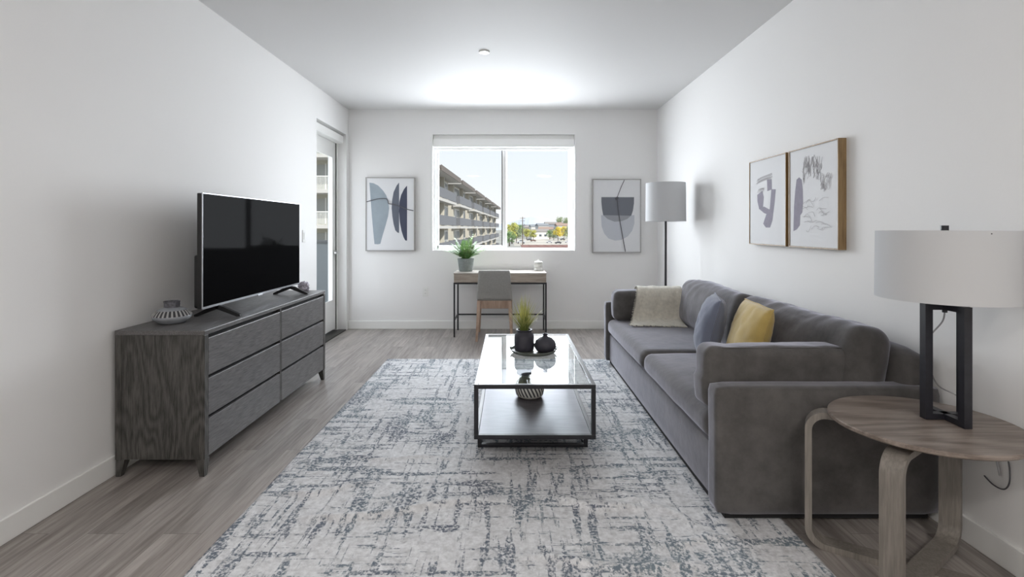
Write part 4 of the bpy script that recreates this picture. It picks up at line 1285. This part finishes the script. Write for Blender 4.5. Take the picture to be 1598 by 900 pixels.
for k in range(22):
    x_ = 470+rnd.random()*150; y_ = 500+rnd.random()*220
    seg_ribbon(shp, pc([(x_, y_), (x_+rnd.uniform(10, 35), y_+rnd.uniform(-35, 20)), (x_+rnd.uniform(30, 70), y_+rnd.uniform(-40, 30))], *A2), 0.0022, 2, 3)
frame_right(2.59*1.04, 3.052*1.04, 1.1225, 1.727, 'oak-framed abstract print with pencil scribbles on the right wall, the one nearer the camera', shp, g3)

# ------------------------------------------------------------------ floor lamp
def shade_mat(name, col):
    m, n, l, b = new_mat(name)
    b.inputs['Base Color'].default_value = col; b.inputs['Roughness'].default_value = 0.85
    tr_ = n.new('ShaderNodeBsdfTranslucent'); tr_.inputs['Color'].default_value = col
    mx = n.new('ShaderNodeMixShader'); mx.inputs['Fac'].default_value = 0.22
    out = n.get('Material Output')
    l.new(b.outputs[0], mx.inputs[1]); l.new(tr_.outputs[0], mx.inputs[2]); l.new(mx.outputs[0], out.inputs[0])
    tc = n.new('ShaderNodeTexCoord'); nb = n.new('ShaderNodeTexNoise'); nb.inputs['Scale'].default_value = 300
    l.new(tc.outputs['Object'], nb.inputs['Vector'])
    bp = n.new('ShaderNodeBump'); bp.inputs['Strength'].default_value = 0.2; bp.inputs['Distance'].default_value = 0.001
    l.new(nb.outputs['Fac'], bp.inputs['Height']); l.new(bp.outputs[0], b.inputs['Normal'])
    return m
M_shade = shade_mat('white_linen_shade', (0.69, 0.70, 0.715, 1))
fx_, fy_ = 1.528, 4.93
fl = thing('floor_lamp', (fx_, fy_, 0), 'black pole floor lamp with a white drum shade in the far right corner', 'floor lamp')
bm = bmesh.new(); rg = lathe(bm, [(0.14, 0), (0.14, 0.015), (0.13, 0.022), (0.012, 0.026)], 48, (fx_, fy_, 0)); cap(bm, rg[0])
obj('base', bm, M_black, fl, smooth=R(40))
bm = bmesh.new(); tube(bm, [(fx_, fy_, 0.02), (fx_, fy_, 0.9), (fx_, fy_, 1.56)], 0.0115, 12)
obj('pole', bm, M_black, fl, smooth=R(40))
def drum(cx, cy, r, z0, z1, parent, seg=72):
    bm = bmesh.new()
    lathe(bm, [(r, z0), (r*0.985, z1), (r*0.985-0.003, z1), (r-0.003, z0), (r, z0)], seg, (cx, cy, 0))
    return obj('lamp_shade', bm, M_shade, parent, smooth=R(40))
sh = drum(fx_, fy_, 0.192, 1.307, 1.685, fl)
bm = bmesh.new()
for a in (0, 2*PI/3, 4*PI/3):
    tube(bm, [(fx_, fy_, 1.66), (fx_+0.184*math.cos(a), fy_+0.184*math.sin(a), 1.672)], 0.0025, 6)
cyl(bm, (fx_, fy_, 1.56), 0.016, 0.07, 16)
tube(bm, [(fx_, fy_, 1.6), (fx_, fy_, 1.69)], 0.004, 8)
obj('shade_spider', bm, M_black, fl)

# ------------------------------------------------------------------ round end table + lamp
EX, EY, EZ, ER = 1.485, 1.79, 0.55, 0.278
et = thing('end_table', (EX, EY, 0), 'round grey-brown wooden end table with bentwood loop legs beside the sofa', 'end table')
M_etop = wood('grey_walnut_top', (0.150, 0.118, 0.098, 1), (0.27, 0.225, 0.195, 1), 'X', 0.35, 0.7, 0.5, 0.1)
M_bent = wood('grey_beige_bentwood', (0.165, 0.148, 0.130, 1), (0.245, 0.222, 0.198, 1), 'Z', 0.45, 1.0, 0.2, 0.1)
bm = bmesh.new()
rg = lathe(bm, [(0.0001, EZ-0.018), (ER-0.006, EZ-0.018), (ER, EZ-0.013), (ER, EZ-0.004), (ER-0.004, EZ), (0.0001, EZ)], 96, (EX, EY, 0))
for v in bm.verts:
    v.co.x = EX-0.006+(v.co.x-EX)*1.07
obj('table_top', bm, M_etop, et, smooth=R(35))
def bent(angA, angB, rA, rB, zt, zb, w, t, cx=EX, cy=EY):
    """closed-side loop: from one leg top, down, along the floor and up the other leg"""
    def loop(rA, rB, zt, zb, rad):
        P = []
        pA = Vector((math.cos(angA), math.sin(angA), 0)); pB = Vector((math.cos(angB), math.sin(angB), 0))
        def arc(c, d, a0, a1):
            for k in range(9):
                a = a0+(a1-a0)*k/8
                P.append(c+d*(rad*math.cos(a))+Vector((0, 0, rad*math.sin(a))))
        O = Vector((cx, cy, 0))
        P.append(O+pA*(0.02)+Vector((0, 0, zt)))
        arc(O+pA*(rA-rad)+Vector((0, 0, zt-rad)), pA, PI/2, 0)
        arc(O+pA*(rA-rad)+Vector((0, 0, zb+rad)), pA, 0, -PI/2)
        arc(O+pB*(rB-rad)+Vector((0, 0, zb+rad)), pB, -PI/2, 0)
        arc(O+pB*(rB-rad)+Vector((0, 0, zt-rad)), pB, 0, PI/2)
        P.append(O+pB*(0.02)+Vector((0, 0, zt)))
        return P
    out_ = loop(rA, rB, zt, zb, 0.075); inn_ = loop(rA-t, rB-t, zt-t, zb+t, 0.075-t)
    dA = Vector((math.cos(angA), math.sin(angA), 0)); sd_ = Vector((-dA.y, dA.x, 0))*(w/2)
    bm = bmesh.new()
    n = len(out_)
    rows = [[bm.verts.new(p) for p in (out_[i]-sd_, out_[i]+sd_, inn_[i]+sd_, inn_[i]-sd_)] for i in range(n)]
    for i in range(n-1):
        for k in range(4):
            bm.faces.new((rows[i][k], rows[i][(k+1) % 4], rows[i+1][(k+1) % 4], rows[i+1][k]))
    bm.faces.new(rows[0]); bm.faces.new(rows[-1][::-1])
    bmesh.ops.recalc_face_normals(bm, faces=bm.faces[:])
    return bm
aL = R(149)
obj('leg', bent(aL, aL+PI, 0.372, 0.29, EZ-0.0185, 0.0005, 0.064, 0.024), M_bent, et, smooth=R(30))
aF = R(214)
obj('leg', bent(aF, aF+PI, 0.307, 0.275, EZ-0.0435, 0.0255, 0.066, 0.022), M_bent, et, smooth=R(30))

lx0, ly0 = 1.573, 1.812
tl = thing('table_lamp', (lx0, ly0, EZ), 'table lamp with a black open cross frame base and wide white drum shade', 'table lamp')
LF, RF, BL, BR = (1.509, 1.815), (1.571, 1.728), (1.577, 1.897), (1.638, 1.810)
def bar(bm, a, b2, z0, z1, w):
    a, b2 = Vector((a[0], a[1], 0)), Vector((b2[0], b2[1], 0)); d = (b2-a).normalized(); s_ = Vector((-d.y, d.x, 0))*w/2
    prism(bm, [(a-s_)+Vector((0, 0, z0)), (a+s_)+Vector((0, 0, z0)), (b2+s_)+Vector((0, 0, z0)), (b2-s_)+Vector((0, 0, z0))], (0, 0, z1-z0))
for (a, b2, dz) in ((LF, BR, 0), (RF, BL, 0.0004)):
    bm = bmesh.new()
    A, B = Vector((a[0], a[1], 0)), Vector((b2[0], b2[1], 0)); d = (B-A).normalized(); w = 0.027
    for P in (A, B):
        bar(bm, (P-d*0.013)[:2], (P+d*0.013)[:2], EZ+0.001, 0.968, w)
    bar(bm, (A+d*.013)[:2], (B-d*.013)[:2], EZ+0.001+dz, EZ+0.022, w*0.98); bar(bm, (A+d*.013)[:2], (B-d*.013)[:2], 0.946, 0.968-dz, w*0.98)
    obj('base_frame', bm, M_lampblack, tl)
cc = ((LF[0]+BR[0]+RF[0]+BL[0])/4, (LF[1]+BR[1]+RF[1]+BL[1])/4)
bm = bmesh.new(); cyl(bm, (cc[0], cc[1], 0.9685), 0.017, 0.018, 20); cyl(bm, (cc[0], cc[1], 0.986), 0.007, 0.24, 12)
cyl(bm, (cc[0], cc[1], 1.232), 0.012, 0.018, 20)
for a in (0.4, 0.4+2*PI/3, 0.4+4*PI/3):
    tube(bm, [(cc[0], cc[1], 1.222), (cc[0]+0.205*math.cos(a), cc[1]+0.205*math.sin(a), 1.222)], 0.0025, 6)
cyl(bm, (cc[0], cc[1], 0.935), 0.008, 0.011, 12)
obj('stem', bm, M_lampblack, tl, smooth=R(40))
drum(cc[0], cc[1], 0.208, 0.985, 1.231, tl, 96)
M_cord = flat('clear_grey_cord', (0.36, 0.36, 0.37, 1), 0.4)
bm = bmesh.new()
tube(bm, smooth_pts([(cc[0], cc[1], 0.936), (cc[0]-0.004, cc[1]+0.006, 0.90), (1.553, 1.845, 0.85), (1.545, 1.87, 0.80), (1.60, 1.915, 0.72), (1.66, 1.94, 0.63), (1.735, 1.925, 0.585), (1.785, 1.90, 0.50), (1.80, 1.86, 0.40), (1.80, 1.84, 0.33)], 6), 0.0028, 8)
obj('cord', bm, M_cord, tl, smooth=True)
bm = bmesh.new()
tube(bm, smooth_pts([(1.80, 1.90, 0.30), (1.797, 1.86, 0.285), (1.797, 1.82, 0.29), (1.797, 1.80, 0.33), (1.797, 1.805, 0.40), (1.797, 1.83, 0.45), (1.797, 1.87, 0.47), (1.797, 1.93, 0.46)], 6), 0.0025, 8)
obj('cord_loop', bm, flat('dark_grey_cord', (0.10, 0.10, 0.11, 1), 0.5), tl, smooth=True)

# ------------------------------------------------------------------ outside
GZ = -9.0
M_ground = flat('asphalt_and_dry_ground', (0.308, 0.297, 0.275, 1), 0.9, vary=0.35, vscale=0.02)
bm = bmesh.new(); bx(bm, -2500, 2500, -300, 5000, GZ-1, GZ)
struct('ground', bm, M_ground)
# our own balcony
M_conc = flat('pale_concrete', (0.30, 0.295, 0.285, 1), 0.8, vary=0.1, vscale=6)
bm = bmesh.new(); bx(bm, -4.6, XL-0.222, 4.2, 7.15, -0.2, -0.03)
struct('balcony_floor', bm, M_conc)
br_ = thing('balcony_railing', (-3.4, 7.07, -0.03), 'grey frosted panel railing of the balcony outside the glass door', 'railing')
M_frost = flat('frosted_panel', (0.34, 0.36, 0.365, 1), 0.4)
for k in range(3):
    x0 = -4.58+k*0.79
    bm = bmesh.new(); bx(bm, x0+0.04, x0+0.765, 7.07, 7.085, 0.03, 1.03, 0.002)
    obj('panel', bm, M_frost, br_)
bm = bmesh.new(); bx(bm, -4.6, XL-0.24, 7.05, 7.10, 1.03, 1.07, 0.004)
for k in range(4):
    x0 = -4.58+k*0.765
    bx(bm, x0, x0+0.03, 7.06, 7.09, -0.029, 1.03)
obj('rail', bm, flat('grey_rail', (0.22, 0.22, 0.22, 1), 0.4), br_)

# apartment block receding to the left of the window
M_stucco = flat('taupe_stucco', (0.220, 0.205, 0.200, 1), 0.9, vary=0.08, vscale=0.3)
M_cream = flat('cream_stucco', (0.500, 0.475, 0.420, 1), 0.9, vary=0.06, vscale=0.3)
M_slab = flat('balcony_slab_paint', (0.500, 0.490, 0.480, 1), 0.8)
M_rail = flat('balcony_rail_mesh', (0.150, 0.155, 0.175, 1), 0.6)
M_roof = flat('roof_fascia', (0.150, 0.130, 0.120, 1), 0.8)
M_win = flat('far_window_glass', (0.100, 0.115, 0.140, 1), 0.1)
M_wtrim = flat('far_window_trim', (0.700, 0.700, 0.680, 1), 0.6)
SL = [4.35, 1.5, -1.35, -4.2, -7.05]
def facade_matrix(y0, a=-8.87, b=0.036):
    ang = math.atan(b)
    return Matrix.Translation((a+b*y0, y0, 0)) @ Matrix.Rotation(-ang, 4, 'Z')
apt = thing('apartment_building', (-16, 90, GZ), 'long taupe apartment block with stacked balconies seen through the left window pane', 'building')
AX, AB = -8.87, 0.036
bays = [(49.5, 61.5), (65, 78), (82, 95.5), (99.5, 113), (117, 131), (135, 150)]
def fx(y, d=0.0):
    return AX+AB*y-d
def slabpoly(bm, ya, yb, d0, d1, z0, z1, mi=0):
    prism(bm, [(fx(ya, d0), ya, z0), (fx(yb, d0), yb, z0), (fx(yb, d1), yb, z0), (fx(ya, d1), ya, z0)], (0, 0, z1-z0), mi)
bm = bmesh.new(); slabpoly(bm, 46, 156, 2.0, 16, GZ, 6.9)
obj('wall', bm, M_stucco, apt)
for (ya, yb) in bays:
    bm = bmesh.new()
    slabpoly(bm, ya-1.2, yb+0.6, -0.4, 8, 7.05, 7.35)
    slabpoly(bm, ya-1.15, yb+0.55, -0.3, 8, 6.9, 7.05, 1)
    slabpoly(bm, ya-1.25, yb+0.65, -0.45, -0.4, 6.85, 7.4)
    obj('roof', bm, [M_roof, M_slab], apt)
    bm = bmesh.new(); slabpoly(bm, ya+0.3, yb-0.3, 1.0, 2.0, GZ, 6.89)
    slabpoly(bm, (ya+yb)/2-0.12, (ya+yb)/2+0.12, 0.5, 1.0, GZ, 6.89)
    obj('bay_wall', bm, M_cream, apt)
    for z in SL:
        bm = bmesh.new(); slabpoly(bm, ya, yb, 0, 0.999, z-0.3, z)
        bl_ = obj('balcony', bm, M_slab, apt)
        bm = bmesh.new()
        slabpoly(bm, ya+0.05, yb-0.05, 0.05, 0.10, z+0.08, z+1.1)
        slabpoly(bm, ya+0.02, ya+0.07, 0.1, 0.99, z+0.08, z+1.1); slabpoly(bm, yb-0.07, yb-0.02, 0.1, 0.99, z+0.08, z+1.1)
        obj('railing', bm, M_rail, bl_)
        for (wa, wb) in ((ya+1.2, (ya+yb)/2-1.2), ((ya+yb)/2+1.2, yb-1.2)):
            bm = bmesh.new()
            slabpoly(bm, wa, wb, 0.96, 0.999, z+0.05, z+2.2, 0)
            slabpoly(bm, wa-0.15, wa, 0.92, 0.999, z+0.0, z+2.35, 1); slabpoly(bm, wb, wb+0.15, 0.92, 0.999, z, z+2.35, 1)
            for q in (0.28, 0.55, 0.8):
                slabpoly(bm, wa+(wb-wa)*q-.09, wa+(wb-wa)*q+.09, 0.93, 0.96, z, z+2.2, 1)
            slabpoly(bm, wa, wb, 0.92, 0.999, z+2.2, z+2.35, 1)
            obj('window', bm, [M_win, M_wtrim], apt)
# neighbouring wing seen through the door
w2 = thing('apartment_building', (-17, 44, GZ), 'cream apartment wing with balconies seen through the balcony door', 'building')
M_win2 = flat('sheer_curtain_window', (0.34, 0.35, 0.33, 1), 0.3)
bm = bmesh.new(); bx(bm, -24, -11.6, 41.8, 45.5, GZ, 9.5)
obj('wall', bm, flat('bright_cream_stucco', (0.46, 0.45, 0.38, 1), 0.9), w2)
bm = bmesh.new(); bx(bm, -24.5, -11.2, 39.4, 45.8, 9.5, 9.9)
obj('roof', bm, M_roof, w2)
for z in SL+[7.2]:
    for xa in (-23.5, -17.0):
        bm = bmesh.new(); bx(bm, xa, xa+5.6, 40, 41.8, z-0.28, z)
        b2 = obj('balcony', bm, M_slab, w2)
        bm = bmesh.new()
        for k in range(46):
            bx(bm, xa+0.05+k*0.12, xa+0.09+k*0.12, 40.02, 40.06, z, z+1.02)
        bx(bm, xa, xa+5.6, 40.0, 40.08, z+1.02, z+1.1)
        obj('railing', bm, M_wtrim, b2)
        for xw in (xa+0.6, xa+3.1):
            bm = bmesh.new()
            bx(bm, xw, xw+1.9, 41.76, 41.799, z+0.1, z+2.2, mi=0); bx(bm, xw-.1, xw, 41.74, 41.799, z+0.1, z+2.3, mi=1); bx(bm, xw+1.9, xw+2.0, 41.74, 41.799, z+0.1, z+2.3, mi=1); bx(bm, xw+.9, xw+1.0, 41.74, 41.76, z+0.1, z+2.3, mi=1)
            obj('window', bm, [M_win2, M_wtrim], w2)
# low building with a reddish roof just under the window line
lb = thing('low_building', (16, 190, GZ), 'long low building with a reddish brown roof below the right window pane', 'building')
bm = bmesh.new(); bx(bm, 4.5, 42, 178, 206, GZ, -5.8)
obj('wall', bm, M_cream, lb)
bm = bmesh.new(); bx(bm, 4.0, 42.5, 177, 207, -5.8, -5.6)
for k in range(12):
    bx(bm, 4.0+k*3.2, 4.15+k*3.2, 177, 207, -5.6, -5.52)
obj('roof', bm, flat('reddish_brown_roof', (0.225, 0.112, 0.090, 1), 0.8, vary=0.2, vscale=0.4), lb)
# parking lot
bm = bmesh.new(); bx(bm, 2, 120, 290, 470, GZ+0.001, GZ+0.06)
struct('parking_lot', bm, flat('pale_concrete_lot', (0.480, 0.440, 0.392, 1), 0.9, vary=0.25, vscale=0.03))

# distant hills
def hills(y, x0, x1, h, seed, mat, name):
    bm = bmesh.new()
    n = 90; top = []; bot = []; bk = []
    for i in range(n+1):
        x = x0+(x1-x0)*i/n; t = i/n
        z = GZ+h*(0.55+0.45*noise.noise((t*5+seed, 1.3, 0))+0.12*noise.noise((t*23+seed, 4, 0)))
        z += 0 if name != 'hills' else 52*math.exp(-((x-175)/150)**2)
        top.append(bm.verts.new((x, y+60, z))); bot.append(bm.verts.new((x, y-200, GZ))); bk.append(bm.verts.new((x, y+400, GZ)))
    for i in range(n):
        bm.faces.new((bot[i], bot[i+1], top[i+1], top[i])); bm.faces.new((top[i], top[i+1], bk[i+1], bk[i]))
    return struct(name, bm, mat)
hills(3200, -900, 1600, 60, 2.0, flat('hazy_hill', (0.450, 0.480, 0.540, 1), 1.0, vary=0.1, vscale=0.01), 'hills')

# trees
def tree_mesh(seed, h, w, trunk=0.25):
    rr = random.Random(seed)
    bmf = bmesh.new()
    clumps = []
    for k in range(18):
        a = rr.uniform(0, 2*PI); r_ = w*0.5*math.sqrt(rr.random())*0.75; z = h*(trunk+0.12+(1-trunk-0.2)*rr.random())
        s_ = 1-abs((z/h-0.6))*0.9
        clumps.append((Vector((math.cos(a)*r_*s_, math.sin(a)*r_*s_, z)), w*rr.uniform(0.14, 0.24)))
    for c_, cr in clumps:
        for k in range(95):
            d = Vector((rr.gauss(0, 1), rr.gauss(0, 1), rr.gauss(0, 1))).normalized()*cr*rr.uniform(0.65, 1.05)
            p = c_+d; u = Vector((rr.gauss(0, 1), rr.gauss(0, 1), rr.gauss(0, 1))).normalized(); v = u.cross(d).normalized(); L = w*0.035
            bmf.faces.new([bmf.verts.new(q) for q in (p-u*L, p+v*L*0.7, p+u*L, p-v*L*0.7)])
    bmt = bmesh.new()
    tube(bmt, [(0, 0, 0), (0.1, 0, h*0.3), (0, 0.1, h*0.62)], 0.2, 8, radii=[w*0.04, w*0.03, w*0.014])
    for c_, cr in clumps[:7]:
        tube(bmt, [(0.05, 0, h*0.32), c_*0.6+Vector((0, 0, h*0.12)), c_], 0.1, 5, radii=[w*0.018, w*0.012, w*0.005])
    return bmf, bmt
M_bark = flat('bark', (0.120, 0.090, 0.068, 1), 0.9)
leafm = {'yellow_green': flat('yellow_green_leaves', (0.459, 0.459, 0.128, 1), 0.7, vary=0.3, vscale=0.8),
         'green': flat('green_leaves', (0.180, 0.288, 0.126, 1), 0.7, vary=0.3, vscale=0.8),
         'golden': flat('golden_leaves', (0.672, 0.544, 0.080, 1), 0.7, vary=0.25, vscale=0.8),
         'grey_green': flat('grey_green_leaves', (0.306, 0.360, 0.216, 1), 0.7, vary=0.3, vscale=0.8)}
def at_px(px, Y):
    return (px-797)*Y/780
trees = [(799, 330, 13.5, 11, 'yellow_green', 'yellow-green tree at the left edge of the right window pane'),
         (795, 285, 8.0, 9, 'green', 'low dark green tree under the yellow-green one by the window mullion'),
         (806, 345, 12.5, 9, 'grey_green', 'grey-green tree behind the utility pole'),
         (822, 448, 9.5, 9, 'yellow_green', 'yellow-green tree just right of the utility pole'),
         (832, 425, 8.5, 8, 'yellow_green', 'bushy yellow-green tree, second right of the utility pole'),
         (858, 455, 8.0, 8, 'green', 'green tree left of the golden one beyond the parking lot'),
         (864, 428, 9.0, 7, 'grey_green', 'grey-green tree touching the left of the golden tree'),
         (871, 410, 11.0, 9, 'golden', 'bright golden-yellow tree beyond the parking lot'),
         (880, 415, 11.5, 7, 'golden', 'smaller golden tree to the right of the bright one'),
         (888, 380, 12.0, 9, 'grey_green', 'pale green tree at the right edge of the window'),
         (873, 690, 25, 12, 'grey_green', 'tall tree on the skyline above the golden trees'),
         (884, 640, 23, 12, 'grey_green', 'tall skyline tree near the right edge of the window'),
         (891, 610, 18, 11, 'green', 'dark skyline tree at the very right edge of the window'),
         (848, 600, 13, 12, 'grey_green', 'grey-green tree among the far houses'),
         (838, 640, 14, 14, 'green', 'green tree among the far houses below the hill'),
         (812, 620, 14, 14, 'green', 'green tree far behind the utility pole')]
protos = {}
for i, (px, Y, h, w, kind, lab) in enumerate(trees):
    x = at_px(px, Y)
    key = kind
    t = thing('tree', (x, Y, GZ), lab, 'tree')
    if key not in protos:
        f_, tr_ = tree_mesh(20+i, 10.0, 8.0)
        for bmq in (f_, tr_):
            bmesh.ops.translate(bmq, verts=bmq.verts[:], vec=(x, Y, GZ))
        a = obj('crown', f_, leafm[kind], t, normals=False); b2 = obj('trunk', tr_, M_bark, t, smooth=True)
        protos[key] = (a, b2)
    else:
        for o in protos[key]:
            c2 = o.copy(); C.objects.link(c2); c2.parent = t
    t.scale = (w/8, w/8, h/10); t.rotation_euler = (0, 0, i*1.3)

# far houses
hc = [(0.62, 0.61, 0.59), (0.40, 0.36, 0.32), (0.5, 0.5, 0.5), (0.27, 0.29, 0.33), (0.50, 0.46, 0.38)]
hm = [flat('house_wall', c+(1,), 0.9) for c in hc]
hr = [flat('house_roof', c+(1,), 0.9) for c in ((0.26, 0.235, 0.225), (0.30, 0.215, 0.18), (0.22, 0.23, 0.25))]
houses = []
hx = random.Random(3)
labs = ['white', 'tan', 'pale grey', 'blue-grey', 'sand-coloured']
names_pos = ['left of', 'right of']
k = 0
for (px, Y, w, h, rz) in [(842, 470, 16, 7, 0.1), (852, 500, 14, 9, -0.2), (846, 545, 12, 13, 0.3), (859, 575, 13, 15, 0.1), (868, 612, 14, 15, -0.3), (834, 575, 10, 12, 0.2), (825, 600, 10, 11, 0.0),
                          (880, 540, 18, 13, 0.2), (818, 640, 16, 11, 0.4), (851, 720, 18, 14, 0.1), (864, 760, 17, 15, 0.2), (840, 800, 18, 14, -0.1), (889, 700, 18, 14, 0.1), (805, 700, 16, 11, 0.2), (829, 860, 20, 14, 0.3), (874, 800, 18, 16, 0.1), (857, 880, 20, 15, -0.2), (814, 880, 20, 13, 0.1), (846, 960, 22, 16, 0.2), (883, 900, 22, 15, -0.1)]:
    x = at_px(px, Y)
    ci = k % 5; ri = k % 3
    zn = 'near the parking lot' if Y < 520 else ('in the middle distance' if Y < 650 else 'far off below the hills')
    side = 'left part' if px < 825 else ('centre' if px < 848 else ('right of centre' if px < 866 else 'right edge'))
    t = thing('house', (x, Y, GZ), f'{labs[ci]} house {zn}, {side} of the right window pane', 'house')
    bm = bmesh.new(); bx(bm, x-w/2, x+w/2, Y-5, Y+5, GZ, GZ+h)
    obj('wall', bm, hm[ci], t)
    bm = bmesh.new(); prism(bm, [(x-w/2-.6, Y-5.6, GZ+h), (x-w/2-.6, Y+5.6, GZ+h), (x-w/2-.6, Y, GZ+h+2.6)], (w+1.2, 0, 0))
    obj('roof', bm, hr[ri], t)
    for wz in ([0.5] if h < 8 else [0.25, 0.65]):
        for q in (-0.3, 0, 0.3):
            bm = bmesh.new(); bx(bm, x+q*w-1.1, x+q*w+1.1, Y-5.1, Y-5.02, GZ+h*wz-0.9, GZ+h*wz+1.0)
            obj('window', bm, M_win, t)
    t.rotation_euler = (0, 0, rz)
    k += 1

# cars
def car_proto(x, Y, mat):
    t = thing('car', (x, Y, GZ+0.06), 'car', 'car', 'parked cars beyond the window')
    z = GZ+0.06
    bm = bmesh.new()
    side = [(-2.25, .35), (-2.25, .85), (-1.6, .98), (-1.0, 1.05), (-0.55, 1.45), (0.9, 1.47), (1.55, 1.0), (2.2, .9), (2.25, .4)]
    prism(bm, [(x+a, Y-0.9, z+b) for a, b in side], (0, 1.8, 0))
    body = obj('body', bm, mat, t)
    bm = bmesh.new(); prism(bm, [(x+a, Y-0.92, z+b) for a, b in [(-0.9, 1.03), (-0.5, 1.38), (0.85, 1.40), (1.35, 1.03)]], (0, 1.84, 0))
    obj('side_window', bm, M_win, t)
    for wx in (-1.4, 1.4):
        bm = bmesh.new()
        rg = lathe(bm, [(0.33, -0.93), (0.33, 0.93)], 18); cap(bm, rg[0][::-1]); cap(bm, rg[1])
        bmesh.ops.transform(bm, matrix=Matrix.Translation((x+wx, Y, z+0.33)) @ Matrix.Rotation(R(90), 4, 'X'), verts=bm.verts[:])
        obj('wheel', bm, M_black, t, smooth=R(40))
    return t
M_carw = flat('white_car_paint', (0.45, 0.46, 0.50, 1), 0.3)
M_card = flat('dark_car_paint', (0.05, 0.05, 0.06, 1), 0.3)
M_carr = flat('brown_car_paint', (0.14, 0.07, 0.05, 1), 0.3)
for (px, Y, mat, lab) in [(813, 330, M_carw, 'white car parked at the foot of the utility pole'), (871, 330, M_card, 'dark car parked alone at the right of the parking lot'),
                          (832, 385, M_carr, 'brown car right of the utility pole'), (857, 345, M_carw, 'white car left of the dark one in the lot'),
                          (826, 420, M_card, 'dark car under the yellow-green trees'), (878, 430, M_card, 'dark car under the golden trees'), (886, 350, M_carw, 'white car at the right edge of the window')]:
    c_ = car_proto(at_px(px, Y), Y, mat)
    c_['label'] = lab
    if px == 813:
        c_.scale = (1.3, 1.1, 1.7)
# utility pole
ux, uy = at_px(815.5, 300), 300
up_ = thing('utility_pole', (ux, uy, GZ+0.06), 'tall dark utility pole with crossarms in the right window pane', 'utility pole')
bm = bmesh.new(); tube(bm, [(ux, uy, GZ+0.061), (ux, uy, 8.0)], 0.2, 10, radii=[0.30, 0.2])
obj('pole', bm, M_bark, up_)
for z, w in ((7.2, 1.6), (5.6, 1.3)):
    bm = bmesh.new(); bx(bm, ux-w, ux+w, uy-0.28, uy-0.12, z, z+0.2)
    obj('crossarm', bm, M_bark, up_)
bm = bmesh.new(); cyl(bm, (ux+1.0, uy-0.2, 2.6), 0.38, 1.1, 12); bx(bm, ux, ux+0.8, uy-0.3, uy-0.1, 3.0, 3.2)
obj('transformer', bm, flat('grey_transformer', (0.2, 0.2, 0.21, 1), 0.6), up_)
